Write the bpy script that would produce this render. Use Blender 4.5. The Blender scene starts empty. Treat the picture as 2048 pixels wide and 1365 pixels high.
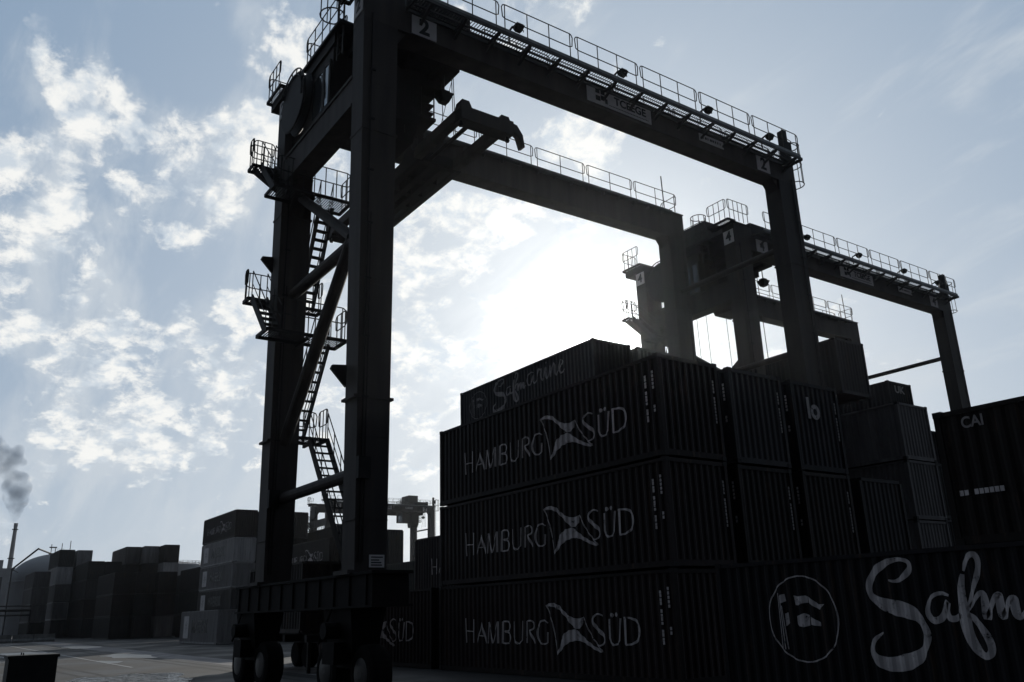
import bpy, math, random
import numpy as np
from mathutils import Vector, Matrix
random.seed(7)
C = bpy.data.collections.new("scene"); bpy.context.scene.collection.children.link(C)
S = bpy.context.scene
# ---------------------------------------------------------------- camera
FPX, PITCH, ROLL, YAW, CH = 1682.37, 0.311584, -0.03072, -0.957698, 1.92
cy, sy, cp, sp = math.cos(YAW), math.sin(YAW), math.cos(PITCH), math.sin(PITCH)
Fv = Vector((sy*cp, cy*cp, sp)); r0 = Vector((cy, -sy, 0)); u0 = r0.cross(Fv)
Rv = r0*math.cos(ROLL) + u0*math.sin(ROLL); Uv = Rv.cross(Fv)
cam = bpy.data.cameras.new("camera"); cam.sensor_width = 36; cam.lens = FPX/2048*36
cam.clip_start = 0.1; cam.clip_end = 6000
co = bpy.data.objects.new("camera", cam); C.objects.link(co)
M = Matrix((( Rv.x, Uv.x, -Fv.x, 0), (Rv.y, Uv.y, -Fv.y, 0), (Rv.z, Uv.z, -Fv.z, CH), (0, 0, 0, 1)))
co.matrix_world = M
S.camera = co
def ray(u, v): return (u-1024)/FPX*Rv + (682.5-v)/FPX*Uv + Fv
def on_y(u, v, Y): d = ray(u, v); d = d*(Y/d.y); return Vector((d.x, Y, d.z+CH))
def on_z(u, v, Z): d = ray(u, v); d = d*((Z-CH)/d.z); return Vector((d.x, d.y, Z))
def at(u, v, dist): d = ray(u, v); d = d*(dist/math.hypot(d.x, d.y)); return Vector((d.x, d.y, d.z+CH))
# ---------------------------------------------------------------- view, world, sun
S.render.engine = 'CYCLES'
S.view_settings.view_transform = 'Standard'; S.view_settings.look = 'None'
S.view_settings.exposure = 0.0; S.view_settings.gamma = 1
S.cycles.max_bounces = 6; S.cycles.volume_bounces = 0
SUN = ray(1210, 679).normalized()
SEL = math.asin(SUN.z); SAZ = math.atan2(SUN.x, SUN.y)
W = bpy.data.worlds.new("World"); S.world = W; W.use_nodes = True
nt = W.node_tree; nt.nodes.clear()
def N(t, k, **kw):
    n = t.nodes.new(k)
    for a, b in kw.items(): setattr(n, a, b)
    return n
def mth(t, op, a, b=None, c=None, clamp=False):
    n = N(t, 'ShaderNodeMath', operation=op); n.use_clamp = clamp
    for i, x in enumerate((a, b, c)):
        if x is None: continue
        if isinstance(x, (int, float)): n.inputs[i].default_value = x
        else: t.links.new(x, n.inputs[i])
    return n.outputs[0]
def build_world(t):
    L = t.links.new
    tc = N(t, 'ShaderNodeTexCoord'); G = tc.outputs['Generated']
    sky = N(t, 'ShaderNodeTexSky', sky_type='NISHITA'); sky.sun_disc = False
    sky.sun_elevation = SEL; sky.sun_rotation = SAZ; sky.air_density = 1.0; sky.dust_density = 1.2; sky.ozone_density = 1.0
    def dot(v):
        n = N(t, 'ShaderNodeVectorMath', operation='DOT_PRODUCT'); L(G, n.inputs[0]); n.inputs[1].default_value = v
        return n.outputs['Value']
    sep = N(t, 'ShaderNodeSeparateXYZ'); L(G, sep.inputs[0]); z = sep.outputs['Z']
    # project direction on a high flat layer so that clouds shrink towards the horizon
    den = mth(t, 'MAXIMUM', mth(t, 'ADD', z, 0.42), 0.05)
    px = mth(t, 'DIVIDE', sep.outputs['X'], den); py = mth(t, 'DIVIDE', sep.outputs['Y'], den)
    cmb = N(t, 'ShaderNodeCombineXYZ'); L(px, cmb.inputs[0]); L(py, cmb.inputs[1])
    def noise(scale, det, rough, dist=0.0, off=0.0, src=cmb.outputs[0]):
        mp = N(t, 'ShaderNodeMapping'); L(src, mp.inputs[0]); mp.inputs['Location'].default_value = (off, off*1.7, off*.3)
        n = N(t, 'ShaderNodeTexNoise'); L(mp.outputs[0], n.inputs['Vector'])
        n.inputs['Scale'].default_value = scale; n.inputs['Detail'].default_value = det
        n.inputs['Roughness'].default_value = rough; n.inputs['Distortion'].default_value = dist
        return n.outputs[0]
    def ramp(x, a, b, smooth=True):
        n = N(t, 'ShaderNodeMapRange'); L(x, n.inputs[0]); n.inputs[1].default_value = a; n.inputs[2].default_value = b
        n.interpolation_type = 'SMOOTHSTEP' if smooth else 'LINEAR'; return n.outputs[0]
    # clusters of cloud: (u, v, half width in px, weight)
    blobs = CLOUDS
    acc = None
    for (u, v, r, w) in blobs:
        d = ray(u, v).normalized(); e = 1-math.cos(math.atan(r/FPX))
        g = mth(t, 'SUBTRACT', 1.0, dot(d)); g = mth(t, 'DIVIDE', g, e); g = mth(t, 'SUBTRACT', 1.0, g, clamp=True)
        g = mth(t, 'MULTIPLY', g, w)
        acc = g if acc is None else mth(t, 'ADD', acc, g)
    acc = mth(t, 'MINIMUM', acc, 0.95); acc = mth(t, 'MAXIMUM', acc, -0.8)
    n1 = ramp(noise(19.0, 14, 0.60, 0.25, 3.1), 0.32, 0.68, False); n2 = ramp(noise(9.5, 8, 0.60, 0.35, 9.0), 0.32, 0.68, False)
    dens = mth(t, 'ADD', mth(t, 'MULTIPLY', n1, 0.62), mth(t, 'MULTIPLY', n2, 0.48))
    dens = mth(t, 'ADD', dens, mth(t, 'MULTIPLY', acc, 0.33))
    n0 = ramp(noise(3.2, 3, 0.5, 0.3, 40.0), 0.35, 0.65, False); dens = mth(t, 'ADD', dens, mth(t, 'MULTIPLY', mth(t, 'SUBTRACT', n0, 0.45), 0.26))
    cl = mth(t, 'MULTIPLY', ramp(dens, 0.68, 1.02), ramp(z, 0.02, 0.14))
    wisp = N(t, 'ShaderNodeMapping'); L(cmb.outputs[0], wisp.inputs[0]); wisp.inputs['Rotation'].default_value = (0, 0, 0.6); wisp.inputs['Scale'].default_value = (1.0, 3.2, 1)
    veil = ramp(mth(t, 'ADD', noise(3.4, 10, 0.62, 0.5, 21.0, wisp.outputs[0]), mth(t, 'MULTIPLY', acc, 0.10)), 0.38, 0.70)
    sd = dot(SUN); ang = mth(t, 'ARCCOSINE', mth(t, 'MINIMUM', sd, 0.99999))
    glow = mth(t, 'EXPONENT', mth(t, 'MULTIPLY', ang, -2.6)); core = mth(t, 'EXPONENT', mth(t, 'MULTIPLY', ang, -9.0))
    tight = mth(t, 'EXPONENT', mth(t, 'MULTIPLY', ang, -34.0))
    # the veil between the clouds: pale haze, brighter toward the sun and the horizon
    base = N(t, 'ShaderNodeMix', data_type='RGBA'); base.inputs['A'].default_value = SKYA; base.inputs['B'].default_value = SKYB
    hz = mth(t, 'EXPONENT', mth(t, 'MULTIPLY', mth(t, 'MAXIMUM', z, 0.0), -4.2))
    L(mth(t, 'ADD', mth(t, 'MULTIPLY', glow, 1.15), mth(t, 'MULTIPLY', hz, 0.46), clamp=True), base.inputs['Factor'])
    nis = N(t, 'ShaderNodeVectorMath', operation='SCALE'); L(sky.outputs[0], nis.inputs[0]); nis.inputs['Scale'].default_value = NIS
    m1 = N(t, 'ShaderNodeMix', data_type='RGBA'); m1.inputs['Factor'].default_value = 0.95
    L(nis.outputs[0], m1.inputs['A']); L(base.outputs['Result'], m1.inputs['B'])
    m2 = N(t, 'ShaderNodeMix', data_type='RGBA'); m2.inputs['B'].default_value = VEIL
    L(mth(t, 'MULTIPLY', veil, 0.75), m2.inputs['Factor']); L(m1.outputs['Result'], m2.inputs['A'])
    csh = N(t, 'ShaderNodeMix', data_type='RGBA'); csh.inputs['A'].default_value = (.62, .69, .76, 1); csh.inputs['B'].default_value = CLOUD
    L(ramp(noise(24.0, 8, 0.6, 0.2, 5.5), 0.36, 0.58), csh.inputs['Factor'])
    m3 = N(t, 'ShaderNodeMix', data_type='RGBA'); L(csh.outputs['Result'], m3.inputs['B'])
    L(mth(t, 'MULTIPLY', cl, 0.90), m3.inputs['Factor']); L(m2.outputs['Result'], m3.inputs['A'])
    # light of the sun spread by thin cloud around it
    gl = mth(t, 'ADD', mth(t, 'MULTIPLY', core, 0.30), mth(t, 'MULTIPLY', tight, 3.0))
    ad = N(t, 'ShaderNodeMix', data_type='RGBA', blend_type='ADD'); ad.inputs['Factor'].default_value = 1
    gs = N(t, 'ShaderNodeVectorMath', operation='SCALE'); gs.inputs[0].default_value = (1, .985, .95); L(gl, gs.inputs['Scale'])
    L(m3.outputs['Result'], ad.inputs['A']); L(gs.outputs[0], ad.inputs['B'])
    # the sky opposite a low sun is several times darker than the sky around it
    back = ramp(sd, -0.35, 0.62); back = mth(t, 'ADD', mth(t, 'MULTIPLY', back, 1.0-BACK), BACK)
    fin = N(t, 'ShaderNodeVectorMath', operation='SCALE'); L(ad.outputs['Result'], fin.inputs[0]); L(mth(t, 'MULTIPLY', back, 1.0/0.1), fin.inputs['Scale'])
    bg = N(t, 'ShaderNodeBackground'); bg.inputs['Strength'].default_value = 0.1; L(fin.outputs[0], bg.inputs['Color'])
    out = N(t, 'ShaderNodeOutputWorld'); L(bg.outputs[0], out.inputs['Surface'])
NIS = 0.10; BACK = 0.075
SKYA = (0.150, 0.262, 0.42, 1); SKYB = (0.72, 0.775, 0.82, 1); VEIL = (0.60, 0.655, 0.71, 1); CLOUD = (0.98, 0.975, .94, 1)
CLOUDS = [(150, 120, 110, .8), (170, 190, 100, .8), (260, 210, 60, .5), (550, 80, 100, .9), (430, 280, 120, .9), (330, 270, 80, .6),
  (60, 370, 110, .8), (300, 420, 90, .7), (200, 300, 90, .6), (50, 520, 110, .7), (150, 480, 90, .6), (460, 430, 60, .5), (520, 250, 90, .6),
  (60, 640, 110, .9), (240, 700, 150, .9), (160, 660, 110, .8), (490, 600, 90, .9), (640, 590, 100, .8), (640, 260, 90, .8), (400, 780, 150, .8), (120, 900, 220, .55), (380, 930, 260, .55), (300, 620, 200, .3), (100, 560, 150, .5), (180, 820, 90, .3), (420, 430, 130, .35), (450, 320, 120, .5), (660, 400, 100, .4), (280, 880, 200, .25),
  (1150, 285, 70, 1.2), (1210, 265, 60, 1.0), (1345, 92, 52, 1.2), (880, 420, 150, .6), (860, 560, 170, .9), (930, 640, 200, 1.0), (840, 720, 140, .8), (1010, 600, 140, .7), (1020, 430, 80, .6), (1200, 560, 160, .6), (840, 870, 130, .7), (820, 780, 90, .5), (660, 850, 100, .6), (1750, 760, 60, .7), (1830, 740, 70, .7),
  (480, 100, 60, -.3), (120, 30, 150, -.9), (330, 100, 120, -.9), (420, 180, 90, -.5), (20, 200, 90, -.9), (300, 560, 90, -.5), (420, 540, 70, -.5), (200, 380, 45, -.6), (330, 360, 50, -.4), (30, 440, 60, -.5), (1100, 180, 110, -.6), (1000, 220, 70, -.5),
  (1500, 150, 240, -1.2), (1800, 300, 330, -1.2), (1350, 350, 140, -.8), (1250, 200, 70, -.8), (1900, 700, 200, -.9), (300, 980, 200, -.5), (200, 1080, 160, -.6), (1700, 60, 300, -1.2), (1300, 30, 120, -.8)]
build_world(nt)
sun = bpy.data.lights.new("sun", 'SUN'); sun.energy = 3.0; sun.angle = math.radians(0.5); sun.color = (1, .95, .86)
so = bpy.data.objects.new("sun", sun); C.objects.link(so)
so.rotation_euler = SUN.to_track_quat('Z', 'Y').to_euler(); so.location = SUN*100
# ---------------------------------------------------------------- materials
MATS = {}
def mat(name, col, rough=.65, metal=0.0, spec=.22, var=.25, scale=1.2, streak=0.0, bump=0.0, wear=0.0, chip=0.0):
    if name in MATS: return MATS[name]
    m = bpy.data.materials.new(name); m.use_nodes = True; t = m.node_tree; L = t.links.new
    b = t.nodes['Principled BSDF']; b.inputs['Roughness'].default_value = rough; b.inputs['Metallic'].default_value = metal
    b.inputs['Specular IOR Level'].default_value = spec
    tc = N(t, 'ShaderNodeTexCoord'); mp = N(t, 'ShaderNodeMapping'); oi = N(t, 'ShaderNodeObjectInfo')
    sh = N(t, 'ShaderNodeVectorMath', operation='SCALE'); sh.inputs[0].default_value = (31, 17, 5); L(oi.outputs['Random'], sh.inputs['Scale'])
    av = N(t, 'ShaderNodeVectorMath', operation='ADD'); L(tc.outputs['Object'], av.inputs[0]); L(sh.outputs[0], av.inputs[1]); L(av.outputs[0], mp.inputs[0])
    mp.inputs['Scale'].default_value = (scale, scale, scale*(0.12 if streak else 1))
    n = N(t, 'ShaderNodeTexNoise'); L(mp.outputs[0], n.inputs['Vector']); n.inputs['Scale'].default_value = 2.0; n.inputs['Detail'].default_value = 6
    r = N(t, 'ShaderNodeMapRange'); L(n.outputs[0], r.inputs[0]); r.inputs[1].default_value = .3; r.inputs[2].default_value = .7
    mx = N(t, 'ShaderNodeMix', data_type='RGBA'); L(r.outputs[0], mx.inputs['Factor'])
    mx.inputs['A'].default_value = (*[c*(1-var) for c in col], 1); mx.inputs['B'].default_value = (*[min(1, c*(1+var)) for c in col], 1)
    res = mx.outputs['Result']
    if wear:
        # every object a little lighter or darker, with rust runs and scuffed patches
        hv = N(t, 'ShaderNodeHueSaturation'); L(res, hv.inputs['Color']); L(mth(t, 'ADD', mth(t, 'MULTIPLY', oi.outputs['Random'], .7), .65), hv.inputs['Value'])
        n2 = N(t, 'ShaderNodeTexNoise'); mp2 = N(t, 'ShaderNodeMapping'); mp2.inputs['Scale'].default_value = (2.6, 2.6, .35); L(av.outputs[0], mp2.inputs[0]); L(mp2.outputs[0], n2.inputs['Vector']); n2.inputs['Scale'].default_value = 1.6; n2.inputs['Detail'].default_value = 9; n2.inputs['Roughness'].default_value = .68
        r2 = N(t, 'ShaderNodeMapRange'); L(n2.outputs[0], r2.inputs[0]); r2.inputs[1].default_value = .56; r2.inputs[2].default_value = .68
        m2 = N(t, 'ShaderNodeMix', data_type='RGBA'); L(mth(t, 'MULTIPLY', r2.outputs[0], wear), m2.inputs['Factor']); L(hv.outputs[0], m2.inputs['A']); m2.inputs['B'].default_value = (.075, .045, .030, 1)
        n3 = N(t, 'ShaderNodeTexNoise'); L(av.outputs[0], n3.inputs['Vector']); n3.inputs['Scale'].default_value = .9; n3.inputs['Detail'].default_value = 3
        bp = N(t, 'ShaderNodeBump'); bp.inputs['Strength'].default_value = .6; bp.inputs['Distance'].default_value = .06; L(n3.outputs[0], bp.inputs['Height']); L(bp.outputs[0], b.inputs['Normal'])
        res = m2.outputs['Result']
    L(res, b.inputs['Base Color'])
    if chip:
        n4 = N(t, 'ShaderNodeTexNoise'); L(av.outputs[0], n4.inputs['Vector']); n4.inputs['Scale'].default_value = 5.5; n4.inputs['Detail'].default_value = 10; n4.inputs['Roughness'].default_value = .7
        r4 = N(t, 'ShaderNodeMapRange'); L(n4.outputs[0], r4.inputs[0]); r4.inputs[1].default_value = .34; r4.inputs[2].default_value = .44; r4.inputs[3].default_value = 1-chip; L(r4.outputs[0], b.inputs['Alpha'])
    if bump:
        bp = N(t, 'ShaderNodeBump'); bp.inputs['Strength'].default_value = bump; bp.inputs['Distance'].default_value = .03
        L(n.outputs[0], bp.inputs['Height']); L(bp.outputs[0], b.inputs['Normal'])
    MATS[name] = m; return m
P_CRANE = mat('crane_paint', (.044, .036, .034), .7, streak=1, var=.3, wear=.25)
P_CRANE2 = mat('crane_dark_steel', (.018, .015, .015), .7)
P_TOE = mat('toe_board_paint', (.22, .215, .215), .5)
P_SILL = mat('sill_dark_paint', (.012, .010, .010), .8, spec=.1)
P_GALV = mat('galvanised_steel', (.07, .066, .066), .55)
P_RAIL = mat('railing_paint', (.035, .032, .031), .6)
P_SIGN = mat('sign_white', (.62, .58, .58), .6, var=.10)
P_BLACK = mat('sign_black', (.012, .012, .013), .5)
P_RUB = mat('tyre_rubber', (.010, .009, .009), .95, spec=.1)
P_RIM = mat('rim_paint', (.025, .022, .022), .5)
P_GLASS = mat('cabin_glass', (.05, .055, .06), .08, spec=.9, var=.02)
P_CONC = mat('concrete', (.18, .175, .17), .9, bump=.3)
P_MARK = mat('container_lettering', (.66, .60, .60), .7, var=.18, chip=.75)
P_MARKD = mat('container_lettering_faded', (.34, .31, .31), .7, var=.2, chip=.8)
P_LAMP = mat('floodlight_housing', (.02, .02, .02), .6)
P_SILO = mat('silo_wall', (.30, .30, .31), .8, var=.12, scale=.1)
P_CHIM = mat('chimney_concrete', (.30, .29, .29), .9, scale=.1)
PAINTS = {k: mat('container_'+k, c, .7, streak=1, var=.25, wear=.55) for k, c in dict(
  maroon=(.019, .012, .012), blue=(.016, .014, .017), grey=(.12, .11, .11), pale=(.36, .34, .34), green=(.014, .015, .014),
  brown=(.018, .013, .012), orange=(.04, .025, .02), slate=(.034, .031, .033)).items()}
# ---------------------------------------------------------------- mesh helpers
class MB:
    def __init__(s): s.v = []; s.f = []
    def quad_box(s, c):
        k = len(s.v); s.v += [tuple(p) for p in c]
        s.f += [tuple(k+i for i in q) for q in ((0, 3, 2, 1), (4, 5, 6, 7), (0, 1, 5, 4), (1, 2, 6, 5), (2, 3, 7, 6), (3, 0, 4, 7))]
    def box(s, x0, y0, z0, x1, y1, z1):
        x0, x1 = sorted((x0, x1)); y0, y1 = sorted((y0, y1)); z0, z1 = sorted((z0, z1))
        s.quad_box([(x0, y0, z0), (x1, y0, z0), (x1, y1, z0), (x0, y1, z0), (x0, y0, z1), (x1, y0, z1), (x1, y1, z1), (x0, y1, z1)]); return s
    def taper(s, a, b):   # a, b = (x0,y0,x1,y1,z) bottom and top
        s.quad_box([(a[0], a[1], a[4]), (a[2], a[1], a[4]), (a[2], a[3], a[4]), (a[0], a[3], a[4]), (b[0], b[1], b[4]), (b[2], b[1], b[4]), (b[2], b[3], b[4]), (b[0], b[3], b[4])]); return s
    def tube(s, p, q, r, n=6, r2=None):
        p = Vector(p); q = Vector(q); d = (q-p)
        if d.length < 1e-6: return s
        d.normalize(); a = d.orthogonal().normalized(); b = d.cross(a); k = len(s.v); r2 = r if r2 is None else r2
        for c, rr in ((p, r), (q, r2)):
            for i in range(n):
                t = 2*math.pi*i/n; s.v.append(tuple(c + a*rr*math.cos(t) + b*rr*math.sin(t)))
        for i in range(n): j = (i+1) % n; s.f.append((k+i, k+j, k+n+j, k+n+i))
        s.f.append(tuple(k+i for i in reversed(range(n)))); s.f.append(tuple(k+n+i for i in range(n))); return s
    def path(s, pts, r, n=6, close=False):
        pts = list(pts)
        if close: pts.append(pts[0])
        for a, b in zip(pts, pts[1:]): s.tube(a, b, r, n)
        return s
    def bar(s, p, q, w, h, up=(0, 0, 1)):   # rectangular bar from p to q
        p = Vector(p); q = Vector(q); d = (q-p).normalized(); a = d.cross(Vector(up))
        a = a.normalized() if a.length > 1e-6 else d.orthogonal().normalized(); b = a.cross(d)
        a = a*w/2; b = b*h/2
        s.quad_box([p-a-b, p+a-b, p+a+b, p-a+b, q-a-b, q+a-b, q+a+b, q-a+b]); return s
    def prism(s, pts, d):    # planar polygon pushed along d
        k = len(s.v); n = len(pts); d = Vector(d); s.v += [tuple(p) for p in pts]; s.v += [tuple(Vector(p)+d) for p in pts]
        s.f.append(tuple(range(k, k+n))); s.f.append(tuple(reversed(range(k+n, k+2*n))))
        for i in range(n): j = (i+1) % n; s.f.append((k+j, k+i, k+n+i, k+n+j))
        return s
    def lathe(s, c, prof, n=24, axis='z'):
        k = len(s.v); c = Vector(c)
        for (r, h) in prof:
            for i in range(n):
                t = 2*math.pi*i/n; x, y = r*math.cos(t), r*math.sin(t)
                s.v.append(tuple(c + (Vector((x, y, h)) if axis == 'z' else Vector((x, h, y)) if axis == 'y' else Vector((h, x, y)))))
        m = len(prof)
        for a in range(m-1):
            for i in range(n): j = (i+1) % n; s.f.append((k+a*n+i, k+a*n+j, k+(a+1)*n+j, k+(a+1)*n+i))
        s.f.append(tuple(k+i for i in reversed(range(n)))); s.f.append(tuple(k+(m-1)*n+i for i in range(n))); return s
    def mesh(s, name, org=(0, 0, 0)):
        me = bpy.data.meshes.new(name); o = Vector(org)
        me.from_pydata([tuple(Vector(p)-o) for p in s.v], [], s.f); me.update(); return me
def obj(name, me, m=None, parent=None, loc=(0, 0, 0)):
    if m is not None and len(me.materials) == 0: me.materials.append(m)
    o = bpy.data.objects.new(name, me); C.objects.link(o); o.location = loc
    if parent: o.parent = parent
    return o
def tag(o, label, cat, group=None, kind=None):
    if label: o['label'] = label
    if cat: o['category'] = cat
    if group: o['group'] = group
    if kind: o['kind'] = kind
    return o
def empty(name, loc, label, cat, group=None):
    o = bpy.data.objects.new(name, None); C.objects.link(o); o.location = loc; o.empty_display_size = .5
    return tag(o, label, cat, group)
def solid(name, mb, m, label, cat, group=None):
    vs = np.array(mb.v); c = ((vs[:, 0].min()+vs[:, 0].max())/2, (vs[:, 1].min()+vs[:, 1].max())/2, vs[:, 2].min())
    return tag(obj(name, mb.mesh(name, c), m, None, c), label, cat, group)
def kids(o): return [c for c in C.objects if c.parent == o]
def copy_tree(o, parent=None):
    c = o.copy(); C.objects.link(c); c.parent = parent
    for k in list(kids(o)): copy_tree(k, c)
    return c
def text_mesh(txt, size, depth=.004, sx=1.0, bold=0.0):
    cu = bpy.data.curves.new('t', 'FONT'); cu.body = txt; cu.size = size; cu.extrude = depth; cu.offset = bold
    cu.align_x = 'CENTER'; cu.align_y = 'CENTER'; o = bpy.data.objects.new('t', cu); C.objects.link(o)
    dg = bpy.context.evaluated_depsgraph_get(); me = bpy.data.meshes.new_from_object(o.evaluated_get(dg))
    bpy.data.objects.remove(o); bpy.data.curves.remove(cu)
    me.transform(Matrix.Diagonal((sx, 1, 1, 1))); me.name = 'lettering'; me.materials.clear(); return me
FACE_MY = Matrix(((1, 0, 0, 0), (0, 0, -1, 0), (0, 1, 0, 0), (0, 0, 0, 1)))   # text read from the -Y side
FACE_PX = Matrix(((0, 0, 1, 0), (1, 0, 0, 0), (0, 1, 0, 0), (0, 0, 0, 1)))    # text read from the +X side
# ---------------------------------------------------------------- ground
def ground_material():
    m = bpy.data.materials.new('asphalt'); m.use_nodes = True; t = m.node_tree; L = t.links.new; b = t.nodes['Principled BSDF']
    tc = N(t, 'ShaderNodeTexCoord')
    def nz(sc, det, ro=.5):
        n = N(t, 'ShaderNodeTexNoise'); L(tc.outputs['Object'], n.inputs['Vector']); n.inputs['Scale'].default_value = sc; n.inputs['Detail'].default_value = det; n.inputs['Roughness'].default_value = ro; return n.outputs[0]
    a = nz(.12, 5); f = nz(6, 4, .7)
    mx = N(t, 'ShaderNodeMix', data_type='RGBA'); mx.inputs['A'].default_value = (.012, .011, .011, 1); mx.inputs['B'].default_value = (.030, .028, .028, 1)
    L(mth(t, 'ADD', mth(t, 'MULTIPLY', a, .6), mth(t, 'MULTIPLY', f, .4)), mx.inputs['Factor']); L(mx.outputs['Result'], b.inputs['Base Color'])
    r = N(t, 'ShaderNodeMapRange'); L(nz(.22, 4), r.inputs[0]); r.inputs[1].default_value = .38; r.inputs[2].default_value = .62; r.inputs[3].default_value = .62; r.inputs[4].default_value = .92
    L(r.outputs[0], b.inputs['Roughness']); b.inputs['Specular IOR Level'].default_value = .3
    bp = N(t, 'ShaderNodeBump'); bp.inputs['Strength'].default_value = .5; bp.inputs['Distance'].default_value = .02; L(f, bp.inputs['Height']); L(bp.outputs[0], b.inputs['Normal'])
    return m
g = MB(); g.v = [(-3000, -3000, 0), (3000, -3000, 0), (3000, 3000, 0), (-3000, 3000, 0)]; g.f = [(0, 1, 2, 3)]
tag(obj('ground', g.mesh('ground'), ground_material()), None, None, kind='structure')
def strip(name, pts, z, m, label=None):
    b = MB(); b.v = [(x, y, z) for x, y in pts]; b.f = [tuple(range(len(pts)))]
    return tag(obj(name, b.mesh(name), m), None, None, kind='structure')
P_STREAK = mat('lit_streak_lane', (.17, .16, .16), .9, var=.35, scale=.5)  # pale tone paints the sunlit streak into the lane colour
P_LINE = mat('road_line_paint', (.30, .30, .30), .8, var=.4, scale=3)
P_PUD = mat('puddle_water', (.03, .032, .035), .03, spec=1, var=.02)
t = P_PUD.node_tree; nn = N(t, 'ShaderNodeTexNoise'); nn.inputs['Scale'].default_value = 3.0; nn.inputs['Detail'].default_value = 3; tc = N(t, 'ShaderNodeTexCoord'); t.links.new(tc.outputs['Object'], nn.inputs['Vector'])
bp = N(t, 'ShaderNodeBump'); bp.inputs['Strength'].default_value = .8; bp.inputs['Distance'].default_value = .05; t.links.new(nn.outputs[0], bp.inputs['Height']); t.links.new(bp.outputs[0], t.nodes['Principled BSDF'].inputs['Normal'])
strip('lit_road_strip', [(-420, 18.5), (-420, 24.0), (-30, 13.9), (-30, 12.3)], .004, P_STREAK)
strip('road_marking', [(-120, 10.2), (-120, 10.35), (-44, 9.15), (-44, 9.0)], .008, P_LINE)
for k_, (ya_, yb2) in enumerate(((6.2, 4.0), (7.0, 4.9), (10.9, 12.6), (11.6, 13.4))):
    strip('tyre_track', [(-150, yb2), (-150, yb2+.22), (-28, ya_+.22), (-28, ya_)], .0045+k_*.0003, mat('tyre_mark', (.010, .009, .009), .8, var=.4, scale=2))
for k_, (x_, y_, r_q) in enumerate(((-60, 12.0, 2.2), (-75, 8.0, 3.0), (-48, 5.5, 1.5), (-52, 9.6, .9), (-90, 14.0, 2.5))):
    strip('oil_stain', [(x_+2.2*r_q*(1+.25*math.sin(3*a_+k_))*math.cos(a_), y_+.55*r_q*(1+.2*math.sin(5*a_))*math.sin(a_)) for a_ in np.linspace(0, 2*math.pi, 26)[:-1]], .0062, mat('oil_mark', (.008, .008, .008), .35, spec=.5, var=.3))
strip('road_marking', [(-100, 5.0), (-100, 5.15), (-55, 6.6), (-55, 6.45)], .008, P_LINE)
pu = []
for i in range(40):
    t = 2*math.pi*i/40; rr = 1 + .22*math.sin(3*t+1) + .12*math.sin(7*t)
    pu.append((-34.6 + 4.6*rr*math.cos(t)*.9, 7.3 + 1.9*rr*math.sin(t)))
strip('puddle', pu, .006, P_PUD)
# ---------------------------------------------------------------- lettering by strokes
def ribbon(mb, pts, wid):
    """2D ribbon (x,z) with a width at every point, in the plane y = 0"""
    n = len(pts); P = [Vector((p[0], p[1])) for p in pts]; k = len(mb.v)
    for i in range(n):
        d = (P[min(i+1, n-1)]-P[max(i-1, 0)])
        d = d.normalized() if d.length > 1e-9 else Vector((1, 0)); nn = Vector((-d.y, d.x)); w = wid[i]/2 if isinstance(wid, (list, tuple)) else wid/2
        for q in (P[i]+nn*w, P[i]-nn*w): mb.v.append((q.x, 0, q.y))
    for i in range(n-1): mb.f.append((k+2*i, k+2*i+1, k+2*i+3, k+2*i+2))
def smooth(pts, wid, sub=5):
    out, ow = [], []; n = len(pts)
    for i in range(n-1):
        p0, p1, p2, p3 = pts[max(i-1, 0)], pts[i], pts[i+1], pts[min(i+2, n-1)]
        for j in range(sub):
            t = j/sub; c = [.5*((2*p1[a]) + (-p0[a]+p2[a])*t + (2*p0[a]-5*p1[a]+4*p2[a]-p3[a])*t*t + (-p0[a]+3*p1[a]-3*p2[a]+p3[a])*t**3) for a in (0, 1)]
            out.append(c); ow.append(wid[i]*(1-t)+wid[i+1]*t)
    out.append(pts[-1]); ow.append(wid[-1]); return out, ow
def px(u, v, s, ox, oy, Y): p = on_y(u/s+ox, v/s+oy, Y); return (p.x, p.z)
def wpx(w, s): return (w+1.5)*1.12/s/58.0        # stroke width in picture pixels to metres on that plane
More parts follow.
